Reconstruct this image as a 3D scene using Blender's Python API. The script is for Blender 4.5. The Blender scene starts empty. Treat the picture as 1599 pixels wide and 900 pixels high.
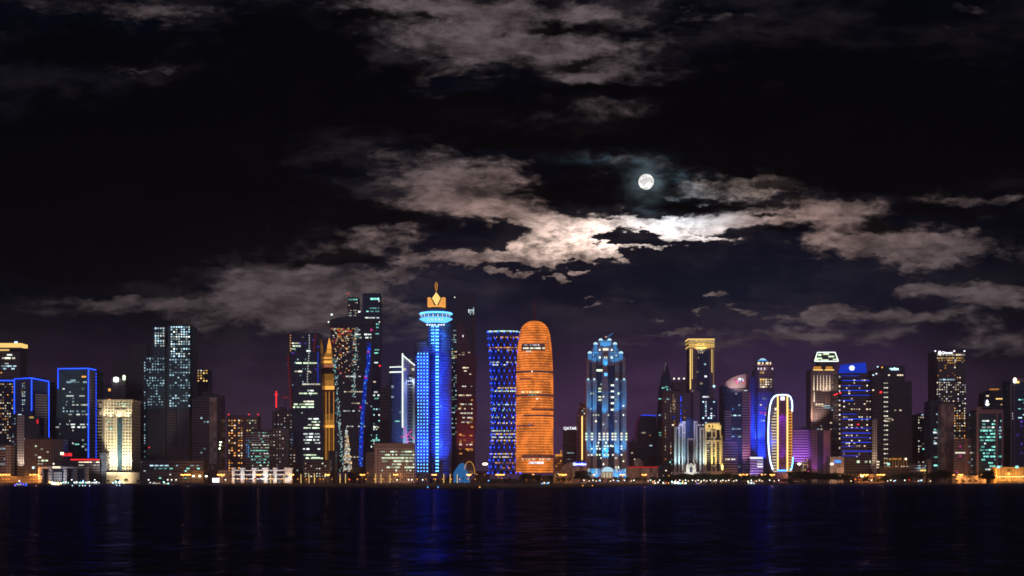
import bpy, bmesh, math, random
from mathutils import Vector
random.seed(7)
sc = bpy.context.scene
C = sc.collection
F, CX, HY, CH = 2200.0, 799.5, 748.0, 8.0      # focal length in photo pixels, centre column, horizon row, eye height
GZ = 1.6                                       # level of the land above the water

# ------------------------------------------------------------------ camera
cd = bpy.data.cameras.new('camera'); cam = bpy.data.objects.new('camera', cd); C.objects.link(cam)
cam.location = (0, 0, CH); cam.rotation_euler = (math.pi/2, 0, 0)
cd.sensor_width = 36; cd.lens = 36*F/1599; cd.shift_y = (HY-450)/1599
cd.clip_start = 1; cd.clip_end = 80000
sc.camera = cam

# ------------------------------------------------------------------ view
vs = sc.view_settings
vs.view_transform = 'Standard'; vs.look = 'None'; vs.exposure = 0; vs.gamma = 1; vs.use_curve_mapping = False
cy = sc.cycles
cy.use_denoising = True
cy.max_bounces = 5; cy.diffuse_bounces = 2; cy.glossy_bounces = 3; cy.volume_bounces = 0
cy.transparent_max_bounces = 4; cy.sample_clamp_indirect = 4; cy.pixel_filter_type = 'BLACKMAN_HARRIS'; cy.filter_width = 1.65
cy.use_light_tree = True

# ------------------------------------------------------------------ sky (world shader laid out by direction)
w = bpy.data.worlds.new('World'); sc.world = w; w.use_nodes = True
NT = w.node_tree; NT.nodes.clear()
class N:                                       # tiny helper to write node maths as python expressions
    def __init__(s, sock): s.s = sock
    def __add__(a, b): return mth('ADD', a, b)
    __radd__ = __add__
    def __sub__(a, b): return mth('SUBTRACT', a, b)
    def __rsub__(a, b): return mth('SUBTRACT', b, a)
    def __mul__(a, b): return mth('MULTIPLY', a, b)
    __rmul__ = __mul__
    def __truediv__(a, b): return mth('DIVIDE', a, b)
def put(tree, sock, v):
    if isinstance(v, N): tree.links.new(v.s, sock)
    else: sock.default_value = v
def mth(op, *a, clamp=False, tree=None):
    t = tree or CUR[0]
    n = t.nodes.new('ShaderNodeMath'); n.operation = op; n.use_clamp = clamp
    for i, v in enumerate(a): put(t, n.inputs[i], v)
    return N(n.outputs[0])
CUR = [NT]
def smooth(v, a, b, lo=0.0, hi=1.0):
    n = CUR[0].nodes.new('ShaderNodeMapRange'); n.interpolation_type = 'SMOOTHSTEP'
    put(CUR[0], n.inputs[0], v)
    for i, x in enumerate((a, b, lo, hi)): n.inputs[i+1].default_value = x
    return N(n.outputs[0])
def vec(x, y, z=0.0):
    n = CUR[0].nodes.new('ShaderNodeCombineXYZ')
    for i, v in enumerate((x, y, z)): put(CUR[0], n.inputs[i], v)
    return N(n.outputs[0])
def noise(v, scale, detail=6, rough=.55, dist=0.0, col=False):
    n = CUR[0].nodes.new('ShaderNodeTexNoise'); put(CUR[0], n.inputs['Vector'], v)
    n.inputs['Scale'].default_value = scale; n.inputs['Detail'].default_value = detail
    n.inputs['Roughness'].default_value = rough; n.inputs['Distortion'].default_value = dist
    return N(n.outputs['Color' if col else 'Fac'])
def blobs(pv, lst):                            # sum of soft ellipses: (x, y, rx, ry, amount)
    acc = None
    for (x, y, rx, ry, a) in lst:
        m = NT.nodes.new('ShaderNodeVectorMath'); m.operation = 'MULTIPLY_ADD'
        NT.links.new(pv.s, m.inputs[0]); m.inputs[1].default_value = (1/rx, 1/ry, 0); m.inputs[2].default_value = (-x/rx, -y/ry, 0)
        d = NT.nodes.new('ShaderNodeVectorMath'); d.operation = 'DOT_PRODUCT'
        NT.links.new(m.outputs[0], d.inputs[0]); NT.links.new(m.outputs[0], d.inputs[1])
        e = mth('POWER', 0.3679, N(d.outputs['Value']))
        acc = e*a if acc is None else mth('MULTIPLY_ADD', e, a, acc)
    return acc
def scale_col(col, f):
    n = NT.nodes.new('ShaderNodeVectorMath'); n.operation = 'SCALE'
    if isinstance(col, N): NT.links.new(col.s, n.inputs[0])
    else: n.inputs[0].default_value = col
    put(NT, n.inputs['Scale'], f); return N(n.outputs[0])
def add_col(a, b):
    n = NT.nodes.new('ShaderNodeVectorMath'); n.operation = 'ADD'
    NT.links.new(a.s, n.inputs[0]); NT.links.new(b.s, n.inputs[1]); return N(n.outputs[0])
def mix_col(f, a, b):
    n = NT.nodes.new('ShaderNodeMix'); n.data_type = 'RGBA'; put(NT, n.inputs[0], f)
    for s_, v in ((n.inputs[6], a), (n.inputs[7], b)):
        if isinstance(v, N): NT.links.new(v.s, s_)
        else: s_.default_value = (*v, 1)
    return N(n.outputs[2])
tc = NT.nodes.new('ShaderNodeTexCoord')
sp = NT.nodes.new('ShaderNodeSeparateXYZ'); NT.links.new(tc.outputs['Generated'], sp.inputs[0])
dx, dy, dz = (N(sp.outputs[i]) for i in range(3))
yy = mth('MAXIMUM', dy, 0.08)
px = dx/yy*F + CX; py = HY - dz/yy*F
pn = vec(px*0.001, py*0.0022)                  # clouds are stretched along the horizon
warp = noise(pn, 6.0, 5, .6, col=True)
wsep = NT.nodes.new('ShaderNodeSeparateXYZ'); NT.links.new(warp.s, wsep.inputs[0])
wx, wy = N(wsep.outputs[0]) - .5, N(wsep.outputs[1]) - .5
warp2 = noise(vec(px*0.001, py*0.0022, 8.), 24.0, 6, .65, col=True)
ws2 = NT.nodes.new('ShaderNodeSeparateXYZ'); NT.links.new(warp2.s, ws2.inputs[0]); vx, vy = N(ws2.outputs[0]) - .5, N(ws2.outputs[1]) - .5
P = vec(px + wx*150.0 + vx*90.0, py + wy*70.0 + vy*46.0)
fb = noise(vec(px*0.001 + wx*.05, py*0.0024 + wy*.05, 3.1), 13.0, 10, .70)
fb2 = noise(vec(px*0.001, py*0.0020 + wy*.1, 9.7), 20.0, 10, .70)
# coverage of the pale moonlit clouds
big = noise(vec(px*0.001, py*0.0026 + wy*.1, 5.5), 5.0, 4, .5)
cover = blobs(P, [
 (848,384,42,22,1.3),(890,380,54,26,1.6),(938,390,50,16,1.5),(880,400,50,8,.7),(958,362,12,6,.9),(1022,360,26,7,1.3),(1058,377,40,7,1.3),(968,377,44,9,-2.2),(1010,366,14,5,-1.2),(1190,372,60,8,-.8),(1120,380,38,4,.9),(1020,391,60,3.2,.75),(1090,362,70,8,.7),
 (850,345,90,9,1.0),(950,350,80,6,1.1),(1030,347,70,7,1.0),(760,330,90,20,.6),(1130,345,70,10,.8),(1200,350,90,9,.75),(1270,328,110,13,.9),(1340,335,50,16,.6),
 (1150,291,90,15,2.0),(1085,288,45,10,1.3),(1010,248,70,8,.5),
 (1320,362,70,16,.9),(1400,390,140,20,1.25),(1480,385,80,18,.9),(1340,385,50,12,.5),(1500,308,70,8,.75),(1585,310,40,8,.4),
 (735,408,45,10,1.1),(790,424,45,5,.8),(760,395,50,7,.7),(888,438,24,5,1.3),(925,424,12,3,1.0),(840,425,30,5,.4),(1165,477,40,5,.95),(1125,463,14,5,.9),(1135,455,22,3,.7),(925,463,14,3,.8),(930,477,20,4,.9),(960,472,16,3,.6),(1050,511,32,3.2,1.0),(1098,490,12,4,.7),
 (1450,447,50,9,1.1),(1410,462,40,7,.5),(1530,462,80,10,1.0),(1570,478,60,8,.8),(1330,492,90,9,1.0),(1300,480,40,6,.6),(1420,505,90,9,.75),(1480,495,70,8,.5),(1230,522,110,9,.65),(1110,538,110,10,.45),(1550,528,70,16,.5),(1340,530,120,12,.35),(1590,540,60,12,.4),
 (600,372,70,16,.7),(560,392,90,12,.5),(655,405,34,16,.85),(620,432,60,12,.8),(520,392,50,16,.35),(440,420,80,22,.7),(500,448,120,24,.75),(400,462,110,26,.65),(360,485,130,18,.4),(180,472,100,12,.75),(120,480,60,12,.3),(560,480,120,18,.55),(440,500,140,20,.6),(330,505,120,16,.4),(560,520,120,20,.35),
 (700,10,170,26,.8),(800,60,170,40,.85),(720,70,90,30,.7),(920,100,90,26,1.0),(960,125,60,14,.5),(960,20,150,16,.5),(950,172,80,12,.75),(880,205,80,14,.4),(620,15,110,12,.5),(690,120,60,12,.4),
 (240,14,90,20,.6),(60,2,120,10,.4),(230,110,70,4,.7),(740,290,130,30,.8),(690,265,80,24,.5),(780,325,100,14,.6),(800,270,50,16,.4),(690,318,80,14,.5),(640,240,60,12,.2)])
fine_ = noise(vec(px*0.001 + wx*.04, py*0.0023 + wy*.08, 4.7), 38.0, 10, .72)
near = blobs(vec(px, py), [(960,380,240,34,1.4),(880,440,260,40,1.2),(1120,480,160,30,.9)])
near = mth('MINIMUM', near, 1.0)
cv = cover*1.1 + .10 + (fb-.5)*2.1 + (big-.5)*.7 + (fb2-.5)*.5
cvn = cv + (fine_-.5)*1.1
cl = smooth(cv, .25, 1.15)*(1.0-near) + smooth(cvn, .48, .80)*near
# dark masses that stand in front of them
dark = blobs(P, [
 (940,290,120,26,1.6),(840,300,50,20,.6),(1060,318,100,12,.9),(1130,320,80,5,.3),(1220,322,60,6,.5),(1214,338,30,5,1.0),(1368,362,46,14,1.1),(1440,328,90,12,.8),(1500,340,60,12,.6),(1300,170,330,120,1.8),(1440,230,260,60,1.3),(1160,225,110,22,.8),(1300,290,100,8,.8),
 (820,215,200,22,1.3),(760,172,160,18,1.1),(640,180,110,30,.8),(430,90,120,80,1.7),(540,90,60,50,.9),(140,75,150,32,1.4),(150,270,340,110,1.9),(250,385,240,52,1.2),(540,330,140,26,1.1),
 (620,345,60,12,.7),(520,402,46,11,1.2),(570,412,40,9,.8),(480,410,30,8,.6),(650,24,90,14,1.0),(880,45,100,14,1.2),(908,97,40,14,1.0),(940,145,90,10,1.3),(630,120,44,24,1.1),(690,110,30,14,.7),(760,130,36,9,.5),(560,30,60,12,.5),
 (690,358,50,6,.6),(968,372,34,8,.6),(1210,368,90,8,.9),(1000,205,100,14,.7),(330,160,220,40,.8),(60,420,160,30,.6),(740,265,24,6,.7),(560,455,24,5,.5)])
dk = smooth(dark + (fb2-.5)*2.0 + (big-.5)*.7, .22, 1.25)
# light on the clouds: strong by the moon, faint away from it, with the town's glow low down
mx, my = (px-985.)/125., (py-366.)/30.
lm = mth('POWER', .3679, mx*mx + my*my)
mx2, my2 = (px-1010.)/330., (py-345.)/75.
lm2 = mth('POWER', .3679, mx2*mx2 + my2*my2)
mx3, my3 = (px-1050.)/85., (py-335.)/45.
lm3 = mth('POWER', .3679, mx3*mx3 + my3*my3)
mx4, my4 = (px-895.)/95., (py-382.)/32.
lit = scale_col((1.0,.72,.58), mth('POWER', .3679, mx4*mx4 + my4*my4)*.75)
lit = add_col(lit, scale_col((1.0,.84,.74), lm*1.0))
lit = add_col(lit, scale_col((.42,.72,.90), lm3*.8))
lit = add_col(lit, scale_col((1.0,.62,.48), lm2*.36))
mx5, my5 = (px-1150.)/95., (py-290.)/20.
lit = add_col(lit, scale_col((1.0,.78,.66), mth('POWER', .3679, mx5*mx5 + my5*my5)*.42))
lit = add_col(lit, scale_col((.112,.086,.092), 1.0))
lit = scale_col(lit, smooth(px, 0., 560., .45, 1.0))
fine = noise(vec(px*0.001 + wx*.04, py*0.0023 + wy*.08, 1.7), 30.0, 10, .68)
shade = smooth(fb, .34, .66, .35, 1.15) * mth('MULTIPLY_ADD', smooth(fine, .33, .65, .30, 1.35) - 1.0, near*.75 + .30, 1.0)
cloud = scale_col(lit, shade)
# clear air behind the clouds
h = smooth(py, 455., 660.)
low = mix_col(smooth(px, 650., 1000.)*smooth(px, 1590., 1380.), (.033,.018,.037), (.056,.024,.068))
clear = mix_col(h, (.0009,.0016,.0042), low)
mid = blobs(vec(px, py), [(1200,440,420,90,1.0),(1000,560,600,90,.55),(650,520,220,90,.4)])
clear = scale_col(clear, smooth(big, .35, .68, .72, 1.22))
clear = add_col(clear, scale_col((.0030,.0042,.0110), mid))
clear = add_col(clear, scale_col((.004,.004,.020), blobs(vec(px, py), [(690,600,130,150,1.0),(1240,660,110,90,1.3)])))
rt = smooth(px, 1250., 1650.); clear = scale_col(clear, 1.0 - rt*.45)
gl = blobs(vec(px, py), [(1012,286,40,20,1.1),(1045,284,50,14,.9),(1000,246,80,9,.55),(1025,318,30,16,.5),(1090,300,50,12,.4)])
sky = mix_col(cl*(1.0 - h*.55), clear, cloud)
sky = add_col(sky, scale_col((.16,.27,.34), gl*smooth(fine, .38, .68)))
lowfade = 1.0 - smooth(py, 470., 600.)
veil = smooth(noise(vec(px*0.001 + wx*.08, py*0.0028 + wy*.12, 12.), 4.5, 9, .66), .42, .72)*smooth(py, 620., 430.)
veil = veil*smooth(px, 1500., 1000., .35, 1.)*smooth(px, 0., 600., .45, 1.)
sky = add_col(sky, scale_col((.024,.019,.021), veil))
sky = mix_col(dk*lowfade*.965, sky, (.0007,.0008,.0012))
sky = add_col(sky, scale_col((.30,.42,.50), mth('POWER', .3679, ((px-1009.)*(px-1009.) + (py-284.)*(py-284.))/520.)*smooth(fine, .36, .72, .25, 1.)*.5))
# unseen city glow behind the viewer, added and raised to light the facades
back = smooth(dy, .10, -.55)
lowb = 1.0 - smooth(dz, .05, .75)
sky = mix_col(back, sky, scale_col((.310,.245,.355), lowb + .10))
below = smooth(dz, -.02, -.06)
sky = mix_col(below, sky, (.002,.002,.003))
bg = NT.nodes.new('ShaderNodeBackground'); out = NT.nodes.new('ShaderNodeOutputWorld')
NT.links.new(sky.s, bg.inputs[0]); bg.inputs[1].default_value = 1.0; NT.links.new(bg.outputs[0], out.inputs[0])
w.cycles.sampling_method = 'MANUAL'; w.cycles.sample_map_resolution = 512

# moonlight: from the moon's place in the sky, ahead and a little to the right
ld = bpy.data.lights.new('moonlight', 'SUN'); ld.energy = .02; ld.angle = math.radians(.5); ld.color = (.85,.92,1)
lo = bpy.data.objects.new('moonlight', ld); C.objects.link(lo)
md = Vector(((1009-CX)/F, 1, (HY-284)/F)).normalized()
lo.rotation_euler = md.to_track_quat('Z', 'Y').to_euler()

# ------------------------------------------------------------------ materials
MATS = {}
def pbr(name, col, rough=.7, metal=0, spec=.5):
    if name in MATS: return MATS[name]
    m = bpy.data.materials.new(name); m.use_nodes = True; t = m.node_tree; b = t.nodes['Principled BSDF']
    b.inputs['Roughness'].default_value = rough; b.inputs['Metallic'].default_value = metal
    b.inputs['Specular IOR Level'].default_value = spec
    nz = t.nodes.new('ShaderNodeTexNoise'); nz.inputs['Scale'].default_value = .35; nz.inputs['Detail'].default_value = 5
    tcx = t.nodes.new('ShaderNodeTexCoord'); t.links.new(tcx.outputs['Object'], nz.inputs['Vector'])
    mr = t.nodes.new('ShaderNodeMapRange'); t.links.new(nz.outputs[0], mr.inputs[0]); mr.inputs[3].default_value = .72; mr.inputs[4].default_value = 1.25
    vm = t.nodes.new('ShaderNodeVectorMath'); vm.operation = 'SCALE'; vm.inputs[0].default_value = col; t.links.new(mr.outputs[0], vm.inputs['Scale'])
    t.links.new(vm.outputs[0], b.inputs['Base Color'])
    MATS[name] = m; return m
EMC = dict(W=(1,.93,.74), Y=(1,.66,.20), C=(.55,.85,1), T=(.30,.95,.80), G=(.80,1,.66), B=(.015,.07,1), D=(.10,.42,1), O=(1,.38,.07),
           R=(1,.03,.04), P=(1,.05,.45), K=(.9,.9,1), A=(1,.43,.08), V=(.25,.1,1), N=(.9,1,.92), F=(1,.8,.55), L=(.42,.60,1))
def em(key, s=1.5, sample=False):
    k = ('e', key, round(s, 2), sample)
    if k in MATS: return MATS[k]
    m = bpy.data.materials.new('glow_' + key); m.use_nodes = True; t = m.node_tree; t.nodes.clear()
    e = t.nodes.new('ShaderNodeEmission'); o = t.nodes.new('ShaderNodeOutputMaterial'); t.links.new(e.outputs[0], o.inputs[0])
    e.inputs[0].default_value = (*EMC[key], 1); e.inputs[1].default_value = s
    if not sample: m.cycles.emission_sampling = 'NONE'
    MATS[k] = m; return m
def facade(frame, glass, fl=3.8, bay=3.2, gv=.62, gh=.75, rough=.16, groom=.55):
    """wall with floor bands and bays: frame colour round dark reflecting panes"""
    k = ('f', frame, glass, fl, bay, gv, gh, rough)
    if k in MATS: return MATS[k]
    m = bpy.data.materials.new('facade'); m.use_nodes = True; t = m.node_tree; CUR[0] = t; b = t.nodes['Principled BSDF']
    tx = t.nodes.new('ShaderNodeTexCoord'); s = t.nodes.new('ShaderNodeSeparateXYZ'); t.links.new(tx.outputs['Object'], s.inputs[0])
    x, y, z = (N(s.outputs[i]) for i in range(3))
    zf = mth('FRACT', z/fl + 50.0); u = (x + y*.93)/bay + 80.0; uf = mth('FRACT', u)
    pane = mth('MULTIPLY', mth('LESS_THAN', zf, gv), mth('LESS_THAN', uf, gh))
    wn = t.nodes.new('ShaderNodeTexWhiteNoise'); wn.noise_dimensions = '2D'
    t.links.new(vec(mth('FLOOR', u), mth('FLOOR', z/fl)).s, wn.inputs['Vector']); rnd = N(wn.outputs['Value'])
    big = noise(N(tx.outputs['Object']), .05, 5, .6)
    def mixc(f, a, c):
        n = t.nodes.new('ShaderNodeMix'); n.data_type = 'RGBA'; put(t, n.inputs[0], f)
        for q, v in ((6, a), (7, c)):
            if isinstance(v, N): t.links.new(v.s, n.inputs[q])
            else: n.inputs[q].default_value = (*v, 1)
        return N(n.outputs[2])
    fr = mixc(big, tuple(c*.7 for c in frame), tuple(min(1, c*1.25) for c in frame))
    gc = mixc(rnd, tuple(c*.5 for c in glass), tuple(c*1.6 for c in glass))
    t.links.new(mixc(pane, fr, gc).s, b.inputs['Base Color'])
    t.links.new((mth('MULTIPLY_ADD', pane, rough-groom, groom) + rnd*.12*pane).s, b.inputs['Roughness'])
    bp = t.nodes.new('ShaderNodeBump'); bp.inputs['Strength'].default_value = .5; bp.inputs['Distance'].default_value = .3
    t.links.new((1.0-pane).s, bp.inputs['Height']); t.links.new(bp.outputs[0], b.inputs['Normal'])
    MATS[k] = m; return m
FA = dict(
 conc=((.30,.25,.25),(.03,.035,.045),3.6,3.4,.55,.6), pale=((.48,.44,.45),(.03,.035,.05),3.8,3.2,.5,.6), dark=((.045,.048,.075),(.018,.028,.058),3.9,1.6,.72,.8),
 navy=((.045,.065,.13),(.02,.045,.12),3.9,1.7,.75,.82), brown=((.20,.15,.13),(.03,.025,.03),3.5,2.6,.5,.55), maroon=((.16,.055,.075),(.09,.02,.04),4.2,3.2,.6,.8),
 cream=((.60,.55,.42),(.010,.011,.010),4.4,4.2,.5,.5), strip=((.42,.36,.38),(.02,.022,.035),3.7,400.,.55,1.0), stripd=((.11,.088,.115),(.016,.020,.038),3.8,400.,.6,1.0),
 teal=((.06,.10,.13),(.018,.065,.095),3.9,1.8,.75,.85), grid=((.17,.14,.15),(.04,.035,.04),3.6,3.6,.65,.7), rib=((.11,.10,.13),(.03,.032,.06),60.,3.0,1.0,.55),
 bluec=((.16,.20,.34),(.02,.03,.09),3.8,2.5,.55,.6), mauve=((.26,.19,.23),(.07,.055,.075),3.8,2.8,.6,.7), blank=((.33,.28,.28),(.30,.26,.26),7.5,5.,.97,.97,.6), rose=((.42,.26,.27),(.10,.08,.11),3.5,3.1,.5,.42))
def fac(k): return facade(*FA[k])

# ------------------------------------------------------------------ mesh helpers
def X_(p, D): return (p-CX)/F*D
def Z_(p, D): return CH + (HY-p)/F*D
def mesh(name, verts, faces, mat, parent=None, smooth_=False):
    me = bpy.data.meshes.new(name); me.from_pydata(verts, [], faces)
    bm = bmesh.new(); bm.from_mesh(me); bmesh.ops.recalc_face_normals(bm, faces=bm.faces); bm.to_mesh(me); bm.free()
    if isinstance(mat, (list, tuple)):
        for m in mat: me.materials.append(m)
    else: me.materials.append(mat)
    if smooth_:
        for p in me.polygons: p.use_smooth = True
    o = bpy.data.objects.new(name, me); C.objects.link(o)
    if parent: o.parent = parent
    return o
UNIT = {}
def unit(mat):                                  # unit box shared by all small lit pieces of one material
    if mat.name not in UNIT:
        v = [(x, y, z) for z in (-.5,.5) for y in (-.5,.5) for x in (-.5,.5)]
        f = [(0,1,5,4),(1,3,7,5),(3,2,6,7),(2,0,4,6),(4,5,7,6),(0,2,3,1)]
        me = bpy.data.meshes.new('pane'); me.from_pydata(v, [], f); me.materials.append(mat); UNIT[mat.name] = me
    return UNIT[mat.name]
def tag(o, label, cat, group=None, kind=None):
    o['label'] = label; o['category'] = cat
    if group: o['group'] = group
    if kind: o['kind'] = kind
    return o
def tube_geo(pts, r, n=6, close=False):
    V, Fc = [], []
    k = len(pts)
    for i, p in enumerate(pts):
        p = Vector(p)
        a = Vector(pts[(i-1) % k]) if (i > 0 or close) else p
        b = Vector(pts[(i+1) % k]) if (i < k-1 or close) else p
        t = (b-a).normalized(); s = t.cross(Vector((0,1,0)))
        if s.length < .01: s = t.cross(Vector((1,0,0)))
        s.normalize(); q = t.cross(s)
        for j in range(n):
            c, d = math.cos(j*2*math.pi/n)*r, math.sin(j*2*math.pi/n)*r
            V.append(tuple(p + s*c + q*d))
    for i in range(k if close else k-1):
        a, b = i*n, ((i+1) % k)*n
        for j in range(n): Fc.append((a+j, a+(j+1) % n, b+(j+1) % n, b+j))
    if not close: Fc += [tuple(range(n)), tuple(range((k-1)*n, k*n))[::-1]]
    return V, Fc

BL = []                                         # (x0, x1, D, phrase) for naming what stands in front of a building
class Bld:
    def __init__(s, name, label, cat, D, front, top, mat, depth=32, base=None, phrase=None, group=None, body=True, part='wall'):
        s.D = D
        if isinstance(front, tuple): front = [(front[0], 0), (front[1], 0)]
        if not isinstance(top, (list, tuple)): top = [top]*len(front)
        s.front = front
        xc = sum(f[0] for f in front)/len(front); s.xc = X_(xc, D)
        s.root = bpy.data.objects.new(name, None); C.objects.link(s.root); s.root.location = (s.xc, D, GZ)
        tag(s.root, label, cat, group); s.req = {}
        BL.append((min(f[0] for f in front), max(f[0] for f in front), D, phrase or label))
        if body:
            s.prism(part, front, top, mat, depth, base)
            rr_ = random.Random(int(s.xc*7)); x0, x1 = front[0][0], front[-1][0]; tm = min(top); wd_ = x1-x0
            if wd_ > 11 and tm < 720 and rr_.random() < .8:
                for i_ in range(rr_.choice((1, 2, 2))):
                    a_ = x0 + wd_*rr_.uniform(.15, .6); s.box('roof_plant', a_, a_ + wd_*rr_.uniform(.12, .3), tm - rr_.uniform(1, 2.6), tm + 1.5, 'stripd', 6+i_*7, 6)
                if rr_.random() < .5: a_ = x0 + wd_*rr_.uniform(.2, .8); s.box('antenna', a_, a_+.45, tm - rr_.uniform(5, 11), tm, 'stripd', 9, .5)
        ALL.append(s)
    def L(s, p, q, off=0):
        D = s.D + off
        return (X_(p, D) - s.xc, off, Z_(q, D) - GZ)
    def z(s, q): return Z_(q, s.D) - GZ
    def mat(s, m): return fac(m) if isinstance(m, str) and m in FA else (MATS[m] if isinstance(m, str) else m)
    def fo(s, p, front=None):                   # depth of the front face under a column
        f = front or s.front
        for (a, oa), (b, ob) in zip(f, f[1:]):
            if a <= p <= b: return oa + (ob-oa)*(p-a)/max(b-a, 1e-6)
        return f[0][1] if p < f[0][0] else f[-1][1]
    def prism(s, part, front, top, mat, depth=32, base=None, parent=None, taper=None):
        if isinstance(front, tuple): front = [(front[0], 0), (front[1], 0)]
        if not isinstance(top, (list, tuple)): top = [top]*len(front)
        T = [s.L(f[0], t, f[1]) for f, t in zip(front, top)]
        mo = max(f[1] for f in front) + depth
        T += [(T[-1][0], mo, T[-1][2]), (T[0][0], mo, T[0][2])]
        zb = 0 if base is None else s.z(base)
        Bt = [(a, b, zb) for a, b, c in T]
        if taper:                                # widen the foot: (left px, right px)
            k = s.D/F; n = len(T)
            xs = [a for a, b, c in Bt]; x0, x1 = min(xs), max(xs)
            Bt = [(a + (taper[0]*k if a < (x0+x1)/2 else taper[1]*k), b, c) for a, b, c in Bt]
        n = len(T); V = Bt + T
        Fc = [tuple(range(n)), tuple(range(n, 2*n))] + [(i, (i+1) % n, n+(i+1) % n, n+i) for i in range(n)]
        return mesh(part, V, Fc, s.mat(mat), parent or s.root)
    def box(s, part, x0, x1, y0, y1, mat, off=-.4, depth=1, parent=None):
        a, b = s.L(x0, y0, off), s.L(x1, y1, off)
        V = [(x, y, z) for z in (b[2], a[2]) for y in (off, off+depth) for x in (a[0], b[0])]
        return mesh(part, V, [(0,1,5,4),(1,3,7,5),(3,2,6,7),(2,0,4,6),(4,5,7,6),(0,2,3,1)], s.mat(mat), parent or s.root)
    def poly(s, part, pts, mat, off=0, depth=20, parent=None):
        A = [s.L(p, q, off) for p, q in pts]; n = len(A)
        V = A + [(a, off+depth, c) for a, b, c in A]
        Fc = [tuple(range(n)), tuple(range(n, 2*n))[::-1]] + [(i, (i+1) % n, n+(i+1) % n, n+i) for i in range(n)]
        return mesh(part, V, Fc, s.mat(mat), parent or s.root)
    def lathe(s, part, cx, prof, mat, off=None, n=40, ys=1.0, parent=None, a0=0, a1=2*math.pi, grow=0, caps=True):
        """prof: (row, half width) pairs from top to bottom; the front of the widest ring touches depth 0"""
        k = s.D/F; R = max(h for q, h in prof)*k
        oy = R*ys if off is None else off
        c = X_(cx, s.D) - s.xc; V, Fc = [], []
        full = abs(a1-a0-2*math.pi) < 1e-3; m = n if full else n+1
        for q, hw in prof:
            r = hw*k + grow
            for i in range(m):
                a = a0 + (a1-a0)*i/n
                V.append((c + r*math.sin(a), oy - r*ys*math.cos(a), s.z(q)))
        for j in range(len(prof)-1):
            for i in range(n):
                i2 = (i+1) % m
                Fc.append((j*m+i, j*m+i2, (j+1)*m+i2, (j+1)*m+i))
        if full and caps: Fc += [tuple(range(m)), tuple(range((len(prof)-1)*m, len(prof)*m))]
        o = mesh(part, V, Fc, s.mat(mat), parent or s.root, True)
        if full and caps:
            for p in list(o.data.polygons)[-2:]: p.use_smooth = False
        return o
    def line(s, part, pts, mat, r=.5, off=-.6, close=False):
        V, Fc = tube_geo([s.L(p[0], p[1], off + (p[2] if len(p) > 2 else s.fo(p[0]))) for p in pts], r, 6, close)
        return mesh(part, V, Fc, mat, s.root)
    def piece(s, part, p, q, wpx, hpx, mat, off=None, dep=.5):    # one lit pane or lamp, wpx x hpx photo pixels
        k = s.D/F
        l = s.L(p, q, s.fo(p) if off is None else off)
        s.req.setdefault(part, []).append((wpx*k*hpx*k, (l[0], l[1]-.12, l[2]), (wpx*k, dep, hpx*k), mat))
    def cells(s, x0, x1, y0, y1, fp, bp, prob, pal='W', wf=.6, hf=.45, st=1.3, part='window', off=None, seed=None):
        rn = random.Random(seed if seed is not None else hash((round(x0), round(y0), round(s.D))) & 0xffff)
        q = y0 + fp/2
        while q < y1:
            bias = rn.uniform(.4, 1.6)
            p = x0 + bp/2
            while p < x1:
                if rn.random() < prob*bias:
                    c = rn.choice(pal); s.piece(part, p, q, bp*wf*rn.uniform(.8, 1.1), fp*hf*rn.uniform(.8, 1.15), em(c, round(st*rn.choice((.35,.6,1,1.5)), 2)), off)
                p += bp
            q += fp
    def rows(s, x0, x1, y0, y1, fp, prob, pal='W', mn=2., mx=9., hf=.38, st=1.1, part='window_band', off=None, seed=None, gap=.8):
        rn = random.Random(seed if seed is not None else hash((round(x0), round(y0), round(s.D), 5)) & 0xffff)
        q = y0 + fp/2
        while q < y1:
            if rn.random() < prob:
                p = x0 + rn.uniform(0, (x1-x0)*.3); c = rn.choice(pal)
                while p < x1-1:
                    l = min(rn.uniform(mn, mx), x1-p)
                    if rn.random() < .72: s.piece(part, p+l/2, q, l, fp*hf*rn.uniform(.8, 1.1), em(c, round(st*rn.choice((.4,.7,1,1.4)), 2)), off)
                    p += l + gap*rn.choice((.6, 1, 3))
            q += fp
    def spot(s, p, q, off, tp, tq, toff, col, watts, deg=50, blend=.8, rad=1.5):  # floodlights, and added spots that stand in for neon spill
        l = bpy.data.lights.new('floodlight', 'SPOT'); l.energy = watts*2.4; l.color = col; l.spot_size = math.radians(deg); l.spot_blend = blend; l.shadow_soft_size = rad
        o = bpy.data.objects.new('floodlight', l); C.objects.link(o); o.parent = s.root
        a, b = Vector(s.L(p, q, off)), Vector(s.L(tp, tq, toff)); o.location = a
        o.rotation_euler = (b-a).to_track_quat('-Z', 'Y').to_euler()
    def text(s, part, body, p, q, hpx, mat, off=-.5, bold=0):
        cu = bpy.data.curves.new(part, 'FONT'); cu.body = body; cu.align_x = 'CENTER'; cu.align_y = 'CENTER'
        cu.size = hpx*s.D/F*1.35; cu.extrude = .15; cu.offset = bold
        cu.materials.append(mat); tmp = bpy.data.objects.new(part, cu); C.objects.link(tmp); bpy.context.view_layer.update()
        me = bpy.data.meshes.new_from_object(tmp.evaluated_get(bpy.context.evaluated_depsgraph_get())); bpy.data.objects.remove(tmp)
        o = bpy.data.objects.new(part, me); C.objects.link(o); o.parent = s.root; o.location = s.L(p, q, off)
        o.rotation_euler = (math.pi/2, 0, 0); return o
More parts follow.
